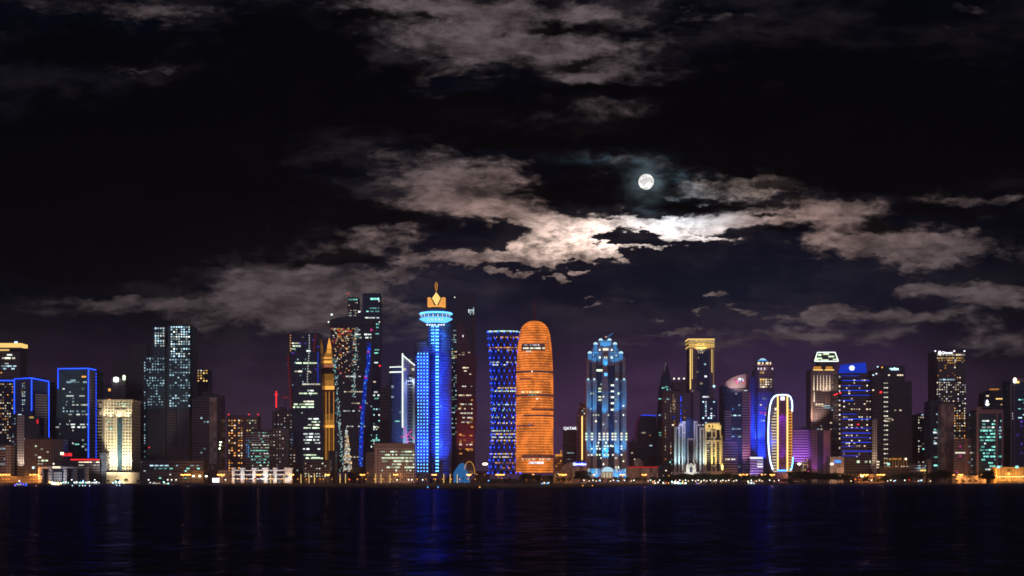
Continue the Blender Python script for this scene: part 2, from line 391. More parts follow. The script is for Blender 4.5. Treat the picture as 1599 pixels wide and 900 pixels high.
    def finish(s):
        for part, lst in s.req.items():
            lst.sort(key=lambda r: -r[0])
            for a, l, sz, m in lst[:100]:
                o = bpy.data.objects.new(part, unit(m)); C.objects.link(o); o.parent = s.root; o.location = l; o.scale = sz
            if len(lst) > 100:
                V, Fc, ms, idx = [], [], [], []
                for a, l, sz, m in lst[100:]:
                    if m not in ms: ms.append(m)
                    n = len(V)
                    V += [(l[0]+x*sz[0], l[1]+y*sz[1], l[2]+z*sz[2]) for z in (-.5,.5) for y in (-.5,.5) for x in (-.5,.5)]
                    f = [(0,1,5,4),(1,3,7,5),(3,2,6,7),(2,0,4,6),(4,5,7,6),(0,2,3,1)]
                    Fc += [tuple(n+i for i in t) for t in f]; idx += [ms.index(m)]*6
                o = mesh('smaller_' + part, V, Fc, ms, s.root); o['kind'] = 'stuff'
                for p_, i in zip(o.data.polygons, idx): p_.material_index = i
ALL = []

# ------------------------------------------------------------------ the setting
def sheet(name, pts, z, mat, thick=0):
    V = [(x, y, z) for x, y in pts]; n = len(V); Fc = [tuple(range(n))]
    if thick:
        V += [(x, y, z-thick) for x, y in pts]; Fc += [(i, (i+1) % n, n+(i+1) % n, n+i) for i in range(n)]
    o = mesh(name, V, Fc, mat); o['kind'] = 'structure'; return o
wm = bpy.data.materials.new('sea_water'); wm.use_nodes = True; t = wm.node_tree; CUR[0] = t; b = t.nodes['Principled BSDF']
t.nodes.remove(b); o = t.nodes['Material Output']; df = t.nodes.new('ShaderNodeBsdfDiffuse'); b = t.nodes.new('ShaderNodeBsdfAnisotropic'); ad = t.nodes.new('ShaderNodeAddShader')
df.inputs[0].default_value = (.045,.045,.043,1); b.inputs['Color'].default_value = (.022,.034,.12,1)
t.links.new(df.outputs[0], ad.inputs[0]); t.links.new(b.outputs[0], ad.inputs[1]); t.links.new(ad.outputs[0], o.inputs[0])
g = t.nodes.new('ShaderNodeNewGeometry'); s_ = t.nodes.new('ShaderNodeSeparateXYZ'); t.links.new(g.outputs['Position'], s_.inputs[0])
x, y = N(s_.outputs[0]), N(s_.outputs[1])
w1 = noise(vec(x*.13, y*.17), 1.0, 4, .6, .4); w2 = noise(vec(x*.6, y*.8, 4.), 1.0, 3, .6, .3); w3 = noise(vec(x*.006, y*.02, 7.), 1.0, 3)
bp = t.nodes.new('ShaderNodeBump'); bp.inputs['Strength'].default_value = 1.0; bp.inputs['Distance'].default_value = 1.0
t.links.new((w1*.95 + w2*.14).s, bp.inputs['Height']); t.links.new(bp.outputs[0], b.inputs['Normal']); t.links.new(bp.outputs[0], df.inputs['Normal'])
t.links.new((w3*.08 + .12).s, b.inputs['Roughness'])
w4 = noise(vec(x*.03, y*.05, 2.), 1.0, 5, .7, .5); w5 = noise(vec(x*.22, y*.30, 5.), 1.0, 3, .6, .4)
sc_ = t.nodes.new('ShaderNodeVectorMath'); sc_.operation = 'SCALE'; sc_.inputs[0].default_value = (.018,.021,.110)
t.links.new((smooth(w4, .36, .64, .45, 1.4)*smooth(w5, .38, .64, .15, 1.9)).s, sc_.inputs['Scale']); t.links.new(sc_.outputs[0], b.inputs['Color'])
QY = 1900.
sheet('water', [(-3000,-300),(3000,-300),(3000,QY+20),(-3000,QY+20)], 0, wm)
ground_m = pbr('dry_ground', (.03,.027,.024), .95)
sheet('ground', [(-30000,QY),(30000,QY),(30000,45000),(-30000,45000)], GZ-.01, ground_m)
sheet('quay', [(-3000,QY-3),(3000,QY-3),(3000,QY+10),(-3000,QY+10)], GZ+.25, pbr('quay_stone', (.10,.09,.08), .85), 3)
road = sheet('road', [(-3000,QY+26),(3000,QY+26),(3000,QY+48),(-3000,QY+48)], GZ+.004, pbr('asphalt', (.05,.05,.052), .8))
for yk in (QY+25.7, QY+48):
    sheet('kerb', [(-3000,yk),(3000,yk),(3000,yk+.3),(-3000,yk+.3)], GZ+.13, pbr('kerb_stone', (.35,.33,.3), .8), .13)
def gp(p, q, z=0):                              # point on the water plane seen at pixel (p, q)
    D = (CH-z)*F/(q-HY); return (X_(p, D), D)
bz = .5
pts = [gp(p, q, bz) for p, q in ((300,756.6),(360,758),(450,760),(560,761.5),(640,763.0),(760,763.3),(840,762.5),(920,760.8),(1000,758.6),(1060,757.2))]
pts += [(pts[-1][0], QY+5), (pts[0][0], QY+5)]
sheet('breakwater', pts, bz, pbr('dark_rock', (.035,.033,.03), .95), 1.5)

hz = bpy.data.materials.new('night_haze'); hz.use_nodes = True; t = hz.node_tree; t.nodes.clear(); pv = t.nodes.new('ShaderNodeVolumePrincipled'); o = t.nodes.new('ShaderNodeOutputMaterial')
pv.inputs['Color'].default_value = (.70,.68,.90,1); pv.inputs['Density'].default_value = .00008; pv.inputs['Anisotropy'].default_value = .65; t.links.new(pv.outputs[0], o.inputs['Volume'])
o = mesh('haze', [(x, y, z) for z in (-3,300) for y in (-310,2700) for x in (-3300,3300)], [(0,1,5,4),(1,3,7,5),(3,2,6,7),(2,0,4,6),(4,5,7,6),(0,2,3,1)], hz); o['kind'] = 'stuff'
# ------------------------------------------------------------------ moon
mm = bpy.data.materials.new('moon_surface'); mm.use_nodes = True; t = mm.node_tree; CUR[0] = t; t.nodes.clear()
tx = t.nodes.new('ShaderNodeTexCoord'); nv = noise(N(tx.outputs['Generated']), 3.2, 7, .6, .3)
rp = smooth(nv, .40, .62, .72, 1.45)
e = t.nodes.new('ShaderNodeEmission'); o = t.nodes.new('ShaderNodeOutputMaterial'); e.inputs[0].default_value = (1,.97,.94,1)
t.links.new(rp.s, e.inputs[1]); t.links.new(e.outputs[0], o.inputs[0]); mm.cycles.emission_sampling = 'NONE'
bm = bmesh.new(); bmesh.ops.create_uvsphere(bm, u_segments=48, v_segments=32, radius=12./F*62000)
me = bpy.data.meshes.new('moon'); bm.to_mesh(me); bm.free(); me.materials.append(mm)
for p in me.polygons: p.use_smooth = True
o = bpy.data.objects.new('moon', me); C.objects.link(o); o.location = (X_(1009, 62000), 62000, Z_(284, 62000)); tag(o, 'full white moon shining between the dark clouds', 'moon')

# ------------------------------------------------------------------ buildings, left to right
BLUE, WARM = em('B', 3.0, True), em('Y', 1.6, True)
b = Bld('office_tower', 'tall tower at the far left edge with a glowing yellow crown band', 'tower', 2200, (-26,31), 549, 'brown')
b.box('crown', -26, 33, 536, 541.5, em('Y', 1.2, True), -1, 30); b.box('crown', -26, 33, 543, 546, 'conc', -1, 30); b.box('cornice_light', -26, 14, 545.5, 548, em('Y', 1.0), -1.6, 1)
b.piece('roof_lamp', 25, 535, 5, 3, em('C', 2))
b.rows(-2, 25, 552, 562, 5, 1, 'NW', 3, 9, .5, 1.3); b.rows(0, 26, 566, 577, 4, 1, 'CN', 2, 6, .55, 1.2); b.cells(0, 30, 580, 660, 4.4, 4, .15, 'WAO')
b = Bld('apartment_tower', 'dark tower with warm dotted windows under a straight blue roof line, at the left edge', 'tower', 2120, (-30,22), 594, 'dark')
b.line('neon_strip', [(-30,594.5),(22,594.5)], BLUE, .8); b.cells(-4, 20, 598, 735, 4.2, 3.6, .42, 'FWA', st=.7, wf=.5)
b = Bld('office_tower', 'blue outlined tower with a lit window column and a grey slab, second from left', 'tower', 2050, [(22,5),(49,0),(77,16)], [592,590.5,596], 'navy', 34)
for l in ([(22.4,647),(22.4,592),(49,590.5),(76.5,596)], [(49.3,590),(49.3,642)], [(76.2,597),(76.2,686)]): b.line('neon_strip', l, BLUE, .75)
b.prism('stair_tower', [(55,-2),(73,4)], [615,617], 'strip', 8); b.cells(34, 40, 598, 642, 3.2, 3, .7, 'CN', st=.7); b.cells(52, 56, 605, 735, 5, 3, .2, 'C', st=.5); b.cells(24, 48, 596, 640, 4, 4, .07, 'A', st=.5)
b = Bld('office_block', 'slim block with pale flanks and a dark front below the second blue outlined tower', 'building', 2020, [(17,6),(26,0),(38,0),(62,12)], [647,646,648,652], 'dark', 22)
b.prism('stair_tower', [(26.5,-2),(37.5,-2)], 648, 'pale', 5); b.box('red_sign', 57, 59.5, 655, 662, em('R', .7), 8, 1); b.rows(38, 53, 650, 654, 4, 1, 'Y', 8, 14, .6, 1.4); b.cells(19, 25, 652, 740, 4, 3, .35, 'C', st=.5); b.piece('roof_lamp', 31, 649, 5, 4, em('C', 1.6)); b.piece('roof_lamp', 36, 686, 5, 2.4, em('N', 1.8))
b.spot(32, 738, -12, 32, 700, 0, (1,.8,.6), 30000, 60)
b = Bld('office_block', 'low block at the left edge with white striped floors and a bright stair end', 'building', 1985, (-20,8.5), 695, 'strip', 20)
b.prism('stair_tower', (8.5,16.5), 695, 'pale', 16); b.spot(12, 745, -10, 12, 715, 0, (.9,.95,1), 30000, 45)
b.rows(-4, 8, 697, 738, 8, .9, 'C', 6, 12, .3, .45)
b = Bld('office_block', 'broad low grey block with a square window grid and two green lit windows', 'building', 1990, (38,98), 686, 'grid', 24)
b.cells(40, 97, 690, 742, 4.6, 4.6, .05, 'NWG', st=1); b.piece('window', 67, 719.5, 4.4, 2.2, em('G', 1.5)); b.piece('window', 73, 719.5, 3.8, 2.2, em('G', 1.5)); b.piece('window', 62, 714.5, 4.6, 2.2, em('N', 1.5)); b.piece('window', 52, 730.5, 3.4, 3, em('C', 2))
b = Bld('office_tower', 'large dark glass tower outlined in bright blue with a narrow grey side', 'tower', 2060, [(90.5,0),(137.5,-6),(150,14)], [576,576,578], 'navy', 38, body=False)
b.prism('wall', [(90.5,0),(137.5,-6),(150,14)], [576,576,578], 'teal', 38, None, None, (-6,0))
b.prism('side_wall', [(139,-5.5),(148.5,8.5)], [578,579.5], 'pale', 3)
for l in ([(90.5,607),(90.5,576),(137.8,575.6),(150,578)], [(138,576),(138,716)]): b.line('neon_strip', l, BLUE, .8)
for q in range(584, 716, 5): b.piece('facade_light', 150, q, 1.5, 3, em('B', 2.2), 13)
b.rows(93, 136, 594, 600, 6, 1, 'C', 8, 16, .5, .35); b.rows(89, 136, 616, 622, 5, 1, 'N', 12, 20, .35, .8); b.rows(88, 137, 630, 650, 5, .7, 'NFC', 2, 9, .45, .6); b.rows(86, 137, 661, 670, 4.2, 1, 'GN', 5, 14, .5, 1.1); b.rows(86, 137, 688, 697, 4, .9, 'GT', 4, 12, .4, .9); b.cells(92, 137, 600, 715, 5, 5, .08, 'CN', st=.6); b.piece('window', 132, 588.5, 9, 2.5, em('A', 1.3)); b.piece('window', 116, 595, 11, 4, em('C', .5))
b = Bld('pavilion', 'low white portico with square pillars below the blue outlined glass tower', 'pavilion', 1950, (60,135), 729, 'blank', 14, base=None, body=False)
b.box('roof_beam', 60, 135, 729, 732, 'pale', 0, 14); b.box('back_wall', 61, 134, 732, 755, 'dark', 9, 4)
for a, c in ((60,65),(75,80),(99,104),(115,121),(132,135)): b.box('pillar', a, c, 732, 755, 'pale', 0, 12)
b.box('glass_screen', 121, 132, 732, 752, 'teal', 3, 3); b.box('door_panel', 84, 96, 737, 752, 'pale', 6, 2); b.box('roof_light', 82, 94, 728.5, 731.5, em('F', 1.6, True), -.8, 1)
b.spot(90, 754, -16, 90, 738, 0, (.8,.9,1), 9000, 120)
b = Bld('shop_block', 'low dark block with a red roof line beside the cream floodlit building', 'building', 1985, (98,158), 717, 'stripd', 20)
b.prism('stair_tower', (156,166), 707.5, 'dark', 16, None); b.box('red_strip', 110, 155, 717, 719, em('R', 1.3, True), -.6, 1)
b.rows(110, 155, 719.6, 729, 4.7, 1, 'WF', 3, 9, .38, 1.5); b.text('sign_text', 'OURI', 104.5, 710.5, 5, em('R', 1.8), bold=.12); b.box('sign_board', 97, 110, 706, 713.5, 'dark', -.3, 4); b.piece('roof_lamp', 97, 708.5, 5, 4, em('G', 3))
b = Bld('office_tower', 'dark blue tower behind the cream floodlit building, a few warm lamps on its side', 'tower', 2350, (148,176), 600, 'navy'); b.cells(150, 174, 603, 640, 4, 5, .13, 'FA', st=.8)
b = Bld('stepped_tower', 'very dark stepped tower with thin pale floor lines beside the cold blue window tower', 'tower', 2260, (176,228), 560, 'stripd', body=False)
b.prism('wall', (176,202), 560, 'stripd', 30); b.prism('wall', (202,228), 537, 'stripd', 30)
b.cells(178, 226, 640, 736, 8, 6, .03, 'F', st=.4)
b = Bld('building_core', 'grey lift core under construction carrying two round floodlights', 'building core', 2200, (174,196), 592, 'conc', 20)
b.lathe('round_floodlight', 181.5, [(589,1),(590,4),(596,4),(597,1)], em('N', 2.6, True), off=-1, n=16); b.lathe('round_floodlight', 194, [(586,1),(587,2.2),(593,2.2),(594,1)], em('G', 2.2, True), off=-1, n=16)
b.cells(168, 175, 605, 635, 8, 6, .5, 'A', st=.9)
b = Bld('classical_building', 'cream classical building floodlit from below with arcaded top and central glass strip', 'building', 2000, [(152.5,12),(163,0),(206,0)], [626,625.5,625.5], 'cream', 34)
b.prism('cornice', [(151.5,11),(163,-1.5),(207.5,-1.5)], [624.2]*3, pbr('cream_stone', (.62,.56,.42), .7), 36, 627); b.prism('podium', [(152,6),(165,-14),(218,-14)], [738]*3, pbr('cream_stone', (.62,.56,.42), .7), 30)
b.box('glass_strip', 183, 191, 652, 737, 'teal', -.5, 1)
for i in range(6): b.box('column', 179+i*3.1, 180.6+i*3.1, 640, 651, pbr('cream_stone', (.62,.56,.42), .7), -1.6, 1.4)
for i in range(5): b.box('arch_light', 180.8+i*3.1, 181.9+i*3.1, 641, 650, em('F', 1.1), -.5, .5)
for a, c in ((163.5,165.3),(177.5,179.3),(195,196.6),(204,205.5)): b.box('pilaster', a, c, 652, 737, pbr('cream_stone', (.62,.56,.42), .7), -1.3, 1.3)
b.rows(181, 204, 629, 636, 3.6, 1, 'G', 2, 5, .5, .9); b.cells(164, 204, 656, 672, 4, 4, .3, 'NTF', st=1.0); b.piece('window', 187, 696, 7, 2, em('C', 1.2)); b.rows(154, 162, 641, 650, 9, 1, 'F', 7, 9, .6, .8); b.rows(154, 162, 628, 637, 9, 1, 'F', 7, 9, .6, .8)
for p in (158, 166, 173, 180, 194, 203): b.spot(p, 736.5, -7, p, 700, 0, (1,.86,.58), 42000, 50)
for p in (164, 178, 192): b.spot(p, 747, -48, p, 697, 0, (1,.88,.62), 85000, 80)
for p in (160, 172, 186, 198): b.spot(p, 654, -6, p, 640, 0, (1,.86,.6), 9000, 80)
b.spot(190, 752, -32, 190, 744, -14, (1,.8,.5), 14000, 130)
b = Bld('residential_tower', 'tall twin topped tower, cold blue white windows above and blank ribbed walls below', 'tower', 2090, (224,300), 640, 'rib', body=False)
b.prism('wall', (224,258), 556, 'teal', 30); b.prism('wall', (239,258), 511, 'teal', 24, 556); b.prism('wall', [(262,-5),(296,-5),(301,4)], 509, 'teal', 32); b.prism('recessed_wall', [(257,2),(263,2)], 540, 'dark', 20)
b.prism('blank_wall', [(232,-1.5),(258,-1.5)], 640, 'dark', 4); b.prism('blank_wall', [(262,-6.5),(276,-6.5)], 640, 'stripd', 4); b.prism('blank_wall', [(278,-6.5),(296,-6.5)], 640, 'rib', 4)
b.cells(241, 256, 511, 543, 3.9, 4.1, .72, 'CCN', .55, .6, 1.15); b.cells(228, 257, 558, 600, 4.3, 4.2, .55, 'C', .5, .5, .6); b.cells(230, 257, 600, 636, 4.3, 4.2, .55, 'CC', .55, .45, .5)
b.cells(266, 297, 509, 560, 3.8, 3.9, .8, 'CCN', .6, .55, 1.2, off=-5.2); b.cells(264, 298, 560, 610, 4.0, 4.2, .62, 'CC', .55, .5, .65, off=-5.2); b.cells(264, 298, 612, 636, 4.0, 4.2, .55, 'C', .6, .5, .8, off=-5.2)
b.cells(224, 229, 556, 715, 4.2, 4, .5, 'C', .4, .5, .7)
for q in range(645, 730, 6): b.piece('facade_light', 247 + (q % 2), q, 1, 1.4, em('C', .45))
b = Bld('podium_block', 'long low podium with rows of teal lights below the twin topped tower', 'building', 1985, (219,318), 719, 'stripd', 26)
b.rows(222, 312, 725, 733, 4.6, 1, 'TC', 2, 6, .4, 1.1, gap=4); b.cells(222, 300, 733, 750, 5.5, 8, .3, 'TN', .4, .3, 1.3); b.piece('red_lamp', 233, 699, 2, 2, em('R', 1.2), -.5)
b = Bld('residential_tower', 'dark tower whose rooftop floors glow with yellow lamps, beside the twin topped tower', 'tower', 2240, (298,325), 577, 'dark')
b.cells(299, 324, 577, 602, 4, 4.3, .55, 'YWA', .5, .5, 1.2); b.piece('roof_lamp', 302, 584, 8, 4, em('Y', 2.5), -1)
b = Bld('slanted_tower', 'dark tower with a sloping roof and one tall plain grey slab wall', 'tower', 2060, [(300,0),(327,-2),(345,6)], [624,613,617], 'stripd', 30)
b.prism('slab_wall', [(327,-5),(338,-5)], 620.5, 'blank', 5, 725); b.cells(302, 325, 650, 725, 6, 5, .05, 'C', st=.5)
for a in (322, 329.5): b.box('vent_block', a, a+3, 727, 733, 'pale', -3, 3)
b = Bld('residential_block', 'brownish apartment block with warm orange windows and red roof beacons', 'building', 2150, [(355,0),(362,-2),(403,0)], [652,648,650], 'rose', 24)
b.cells(356, 368, 655, 735, 3.9, 4.2, .45, 'AAF', .6, .5, 1.1); b.cells(371, 380, 655, 735, 3.9, 4.2, .5, 'AAF', .6, .5, 1.0); b.cells(384, 402, 655, 690, 3.9, 4.2, .3, 'YG', .5, .4, .9)
for p in (357, 389, 403): b.piece('red_beacon', p, 647.5, 2, 2, em('R', 1.6)); b.box('beacon_post', p-.4, p+.4, 647, 653, 'conc', 0, .6)
b = Bld('office_block', 'curved glass office block with teal lit left end and striped floors', 'building', 2030, [(384,8),(392,0),(420,0)], [674,672.5,673], 'strip', 26)
b.cells(384, 391, 686, 715, 3.6, 3, .7, 'D', .8, .6, .6); b.rows(386, 420, 674, 738, 4.6, .85, 'TGN', 1.5, 4, .35, .8, gap=1.5)
b = Bld('office_block', 'grey apartment slab with regular dim windows and a small penthouse behind the curved office block', 'building', 2170, (425,473), 642, 'conc', 24)
b.cells(427, 472, 646, 735, 4.8, 5, .38, 'CNF', .35, .35, .5); b.cells(454, 470, 676, 700, 4.4, 4, .6, 'D', .6, .5, .35); b.box('penthouse', 436, 444, 636, 642, 'conc', 2, 10)
b.box('crane_jib', 441, 451, 620.5, 621.3, em('R', .5), 4, .8); b.box('mast', 445.3, 446, 620, 642, 'dark', 4, .8)
b = Bld('office_block', 'low grey block with sparse white windows in front of the apartment slab', 'building', 2060, (420,447), 670, 'conc', 20); b.cells(421, 446, 672, 736, 5.2, 4.6, .45, 'WFN', .4, .3, .6)
b = Bld('beacon_mast', 'red glowing lattice mast standing on a rooftop near the brown apartment block', 'mast', 2120, (430,432.6), 611, 'dark', 2, 640, body=False)
b.box('mast', 430.4, 432.2, 611, 672, 'dark', 0, 1.5); b.box('mast_light', 430.3, 432.3, 611, 637, em('R', 1.6, True), -.4, .3); b.box('mast_light', 428.8, 433.8, 615.5, 617.5, em('R', 1.4), -.5, .4)
b = Bld('office_tower', 'waisted dark tower with white lit floor bands and small red lights at its corners', 'tower', 2110, (450,503), 520, 'navy', body=False)
b.poly('wall', [(452,524),(472,521),(498,520),(500,540),(503,600),(504,738),(468,738),(459,690),(455,640),(449,556),(453,553)], 'navy', 0, 34); b.poly('fin', [(449,556),(452.5,553),(458,640),(455,640)], 'maroon', -1.5, 3)
b.prism('lower_wall', [(472,-1),(505,-1)], 640, 'navy', 10)
for a, c, y0, y1, pr in ((453,469,534,548,.9),(470,502,546,552,1),(455,498,565,575,1),(458,485,578,584,1),(453,500,598,604,1),(458,497,608,616,1),(455,490,625,648,.8),(475,504,640,650,.9)): b.rows(a, c, y0, y1, 4.4, pr, 'NWG', 3, 9, .5, 1.3, off=-.4)
b.rows(473, 500, 652, 718, 4.7, .75, 'NWG', 3, 8, .48, 1.3, off=-1.6); b.rows(474, 504, 714, 722, 4, .9, 'G', 3, 9, .45, 1.2, off=-1.6); b.cells(455, 500, 524, 640, 5, 4, .12, 'CVF', .4, .5, .5, off=-.4)
for q in range(524, 550, 4): b.piece('red_lamp', 453.5, q, 1.6, 1.6, em('A', .9), -.6); b.piece('red_lamp', 493-(q-524)*.12, q, 1.2, 2.2, em('R', .3), -.6)
for q in range(556, 640, 5): b.piece('red_lamp', 449.6+(q-556)*.06, q, 1.3, 2, em('R', .35), -1.8)
for q in range(524, 600, 4): b.piece('facade_light', 481.5+math.sin(q*.05)*1.5, q, 1.6, 2.2, em('N', .5), -.6)
for q in range(552, 600, 4): b.piece('facade_light', 496.5, q, 1, 3, em('B', .8), -.6)
b = Bld('spire_tower', 'slender stepped tower glowing gold with a pointed spire', 'tower', 2160, (502,522), 600, 'mauve', body=False)
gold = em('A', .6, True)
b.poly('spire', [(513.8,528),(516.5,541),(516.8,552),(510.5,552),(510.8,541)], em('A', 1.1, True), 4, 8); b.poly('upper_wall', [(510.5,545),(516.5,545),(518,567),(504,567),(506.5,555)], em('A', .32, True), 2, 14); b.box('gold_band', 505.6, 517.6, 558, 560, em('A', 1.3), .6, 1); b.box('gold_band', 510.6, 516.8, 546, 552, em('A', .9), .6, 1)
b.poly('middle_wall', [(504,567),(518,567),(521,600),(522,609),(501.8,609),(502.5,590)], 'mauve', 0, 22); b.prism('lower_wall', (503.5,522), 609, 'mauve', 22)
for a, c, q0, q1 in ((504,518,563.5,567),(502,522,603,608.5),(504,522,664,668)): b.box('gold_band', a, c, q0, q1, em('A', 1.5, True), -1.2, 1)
for i, (q0, q1, s_) in enumerate(((584,603,.22),(594,603,.40),(567,574,.35),(646,664,.18),(656,664,.38),(668,735,.10))): b.box('lit_panel', 503.8+i*.1, 521+i*.1, q0, q1, em('A', s_), -.5-.07*i, .2)  # glowing sheets imitate the gold light spreading from the bands
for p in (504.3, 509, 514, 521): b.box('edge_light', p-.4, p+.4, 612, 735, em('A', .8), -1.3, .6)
b.line('violet_ring', [(503.5,572),(519,572)], em('P', .5), .5, -1.5)
b.spot(512, 735, -8, 512, 700, 0, (1,.5,.15), 16000, 45)
b = Bld('rear_tower', 'tallest dark twin tower behind the twisted tower with teal lit top floors', 'tower', 2420, (543,593), 470, 'navy', body=False)
b.prism('wall', (543,559), 464, 'stripd', 30); b.prism('wall', (566,593), 458, 'navy', 34); b.prism('link_wall', [(556,2),(568,2)], 487, 'navy', 24)
b.rows(544, 558, 466, 471, 4, 1, 'T', 3, 6, .6, .8); b.rows(568, 592, 465, 470, 4, 1, 'T', 3, 6, .7, 1.7); b.cells(544, 558, 471, 500, 4, 2.5, .5, 'NF', .7, .4, .45); b.rows(568, 592, 474, 600, 5, .45, 'NFT', 2, 7, .4, .9); b.rows(581, 593, 600, 730, 5, .35, 'TNF', 2, 5, .5, 1.0); b.cells(578, 593, 628, 700, 4.5, 4, .3, 'TCN', .5, .5, .9)
b.piece('roof_beacon', 543.5, 459, 1.8, 1.8, em('R', 1.5)); b.box('beacon_post', 543.2, 543.8, 459.5, 465, 'dark', 0, .6); b.piece('roof_beacon', 592, 470.5, 1.6, 1.6, em('W', 1.5)); b.piece('roof_beacon', 593, 571.5, 3, 2.5, em('R', 1.8)); b.piece('roof_beacon', 592.5, 503, 1.8, 1.8, em('W', 1.2)); b.piece('roof_beacon', 561, 487, 3.4, 2.4, em('N', 1.8), -2)
b = Bld('twisted_tower', 'twisted dark tower with glittering gold lights, glowing blue seam and dark bowed cap', 'tower', 2080, (514,566), 500, 'dark', body=False)
Lf = [(515,504),(517,530),(520,560),(524,600),(527,650),(526,700),(523,738)]; Rt = [(560,738),(566,700),(573,650),(577,600),(580,560),(582,530),(583,507)]
b.poly('wall', Lf[:1] + [(583,505)] + Rt[::-1][1:] + Lf[::-1][:-1], 'dark', 0, 36)
b.poly('cap', [(512,503),(518,499),(530,496),(548,494),(566,496),(583,500),(583,507),(560,510),(540,512),(518,509)], 'dark', -3, 42)
rn = random.Random(4)
for i in range(330):
    q = 513 + 125*rn.random()**1.5; f = rn.random()
    lo_ = 517 + (q-512)*.075; hi = 556 - max(0, q-560)*.02
    p = lo_ + (hi-lo_)*f
    if math.hypot((p-534)/22, (q-530)/60) > rn.uniform(.5, 1.25): continue
    b.piece('facade_light', p, q, rn.uniform(.8, 2.2), rn.uniform(.8, 2.2), em(rn.choice('FAAWRF'), round(rn.choice((.35,.6,1.0)), 2)), -.4)
for i in range(150):
    q = rn.uniform(560, 738); p = 519 + (q-560)*.075 + rn.gauss(3.5, 1.6); b.piece('facade_light', min(p, 538), q, rn.uniform(.8, 1.8), rn.uniform(.8, 2), em(rn.choice('TNC'), round(rn.choice((.4,.7)), 2)), -.4)
for i in range(130):
    q = rn.uniform(512, 620); p = 556 + rn.gauss(0, 2.2) + (q-512)*(-.03); b.piece('facade_light', p, q, rn.uniform(.8, 1.8), 1.2, em(rn.choice('NTWC'), round(rn.choice((.4,.8)), 2)), -.4)
for i in range(190):
    f = rn.random()**.7; q = 668 + 68*f; p = 541 + f*2 + (rn.random()-.5)*14*f**.8; b.piece('facade_light', p, q, rn.uniform(1, 2.6), rn.uniform(1, 2.6), em(rn.choice('WFWNAC'), round(rn.choice((.35,.6,1.0)), 2)), -.5)
seam = [(576,540),(575,570),(570,600),(567,640),(564,680),(563,728)]
V = [b.L(p+d, q, -1.2) for p, q in seam for d in (-3.0, 3.0)]; V += [(x_, .2, z_) for x_, y_, z_ in V]; n_ = len(seam)
fs = [(2*i, 2*i+1, 2*i+3, 2*i+2) for i in range(n_-1)] + [(2*n_+2*i, 2*n_+2*i+1, 2*n_+2*i+3, 2*n_+2*i+2) for i in range(n_-1)] + [(2*i, 2*i+2, 2*n_+2*i+2, 2*n_+2*i) for i in range(n_-1)] + [(2*i+1, 2*i+3, 2*n_+2*i+3, 2*n_+2*i+1) for i in range(n_-1)] + [(0,1,2*n_+1,2*n_), (2*n_-2,2*n_-1,4*n_-1,4*n_-2)]
mesh('glowing_seam', V, fs, em('B', .30, True), b.root)
for i in range(100):
    q = rn.uniform(535, 730); j = [k for k in range(5) if seam[k][1] <= q <= seam[k+1][1]] or [0]; j = j[0]; p = seam[j][0] + (seam[j+1][0]-seam[j][0])*(q-seam[j][1])/(seam[j+1][1]-seam[j][1]); b.piece('seam_light', p + rn.uniform(-2.6, 2.6), q, 1.4, 1.4, em(rn.choice('BBD'), round(rn.choice((.6,1.0,1.8)), 2)), -1.4)
for p, q in ((580,515),(575,549),(571,589),(563,636)): b.poly('violet_mark', [(p-2.4,q+2),(p+2.4,q+2),(p,q-2.6)], em('P', .7), -1.6, .5)
b.rows(554, 580, 520, 532, 5, 1, 'GN', 3, 7, .4, 1.2, off=-.5); b.rows(535, 575, 585, 730, 6, .35, 'NF', 2, 4, .3, .7, off=-.5)
b.box('mast', 517.7, 518.4, 492, 503, 'dark', -1, 1); b.piece('roof_beacon', 518, 491.5, 2.6, 2.6, em('N', 2), -1); b.piece('roof_beacon', 513, 503, 2.2, 2, em('N', 1.6), -3.5)
b = Bld('glass_tower', 'dark blue tower with a tall lit white fin and slanted white crown', 'tower', 2050, (608,648), 574, 'navy', body=False)
wn = em('N', 1.5, True)
b.prism('wall', [(608,6),(612,0),(628,0)], 574, 'navy', 30); b.prism('side_wall', [(629,-1),(648,-1)], 574, pbr('grey_panel', (.36,.40,.42), .5), 28)
b.poly('crown', [(629,555),(648,571),(648,574),(629,574)], 'pale', -1, 8)
b.line('neon_strip', [(608.5,573.8,6),(612,573.4,0),(628,573.2,0)], wn, .7); b.line('neon_strip', [(608.5,581.5,6),(612,581.3,0),(628,581,0)], wn, .9); b.line('neon_strip', [(628.6,552,-1.5),(628.6,668,-1.5)], wn, 1.0); b.line('neon_strip', [(629,555,-1.5),(648,571,-1.5)], wn, .8)
b.box('roof_block', 619, 628, 570, 574, 'pale', 4, 10)
for q in range(586, 735, 5): b.box('floor_band', 636, 644, q, q+3, 'dark', -1.6, .8)
b.rows(632, 643, 559, 571, 4.5, .9, 'G', 2, 5, .35, .5, off=-1.2); b.piece('window', 632, 577, 4, 4, em('W', .7), -1.3); b.piece('window', 645, 577, 4, 4, em('W', .7), -1.3); b.rows(616, 628, 656, 661, 4, 1, 'T', 4, 7, .4, 1); b.cells(610, 627, 600, 690, 8, 6, .1, 'C', st=.4)
b.spot(640, 740, -32, 640, 680, 0, (.6,.85,1), 120000, 50); b.spot(645, 585, -10, 640, 600, 0, (.8,.9,1), 16000, 60)
b = Bld('apartment_tower', 'small striped grey tower half hidden between the twin tower and the white finned tower', 'tower', 2330, (593,611), 604, 'strip'); b.cells(594, 608, 640, 700, 5, 4, .08, 'F', st=.6)
b = Bld('office_block', 'dark framed block below the white finned tower, between it and the twin tower', 'building', 2140, (594,611), 657, 'dark'); b.cells(595, 610, 660, 700, 4, 4, .1, 'CP', st=.5)
b = Bld('neon_crane', 'thin construction crane lit with pink neon on the office block roof', 'crane', 1995, (627,648), 668, 'dark', body=False)
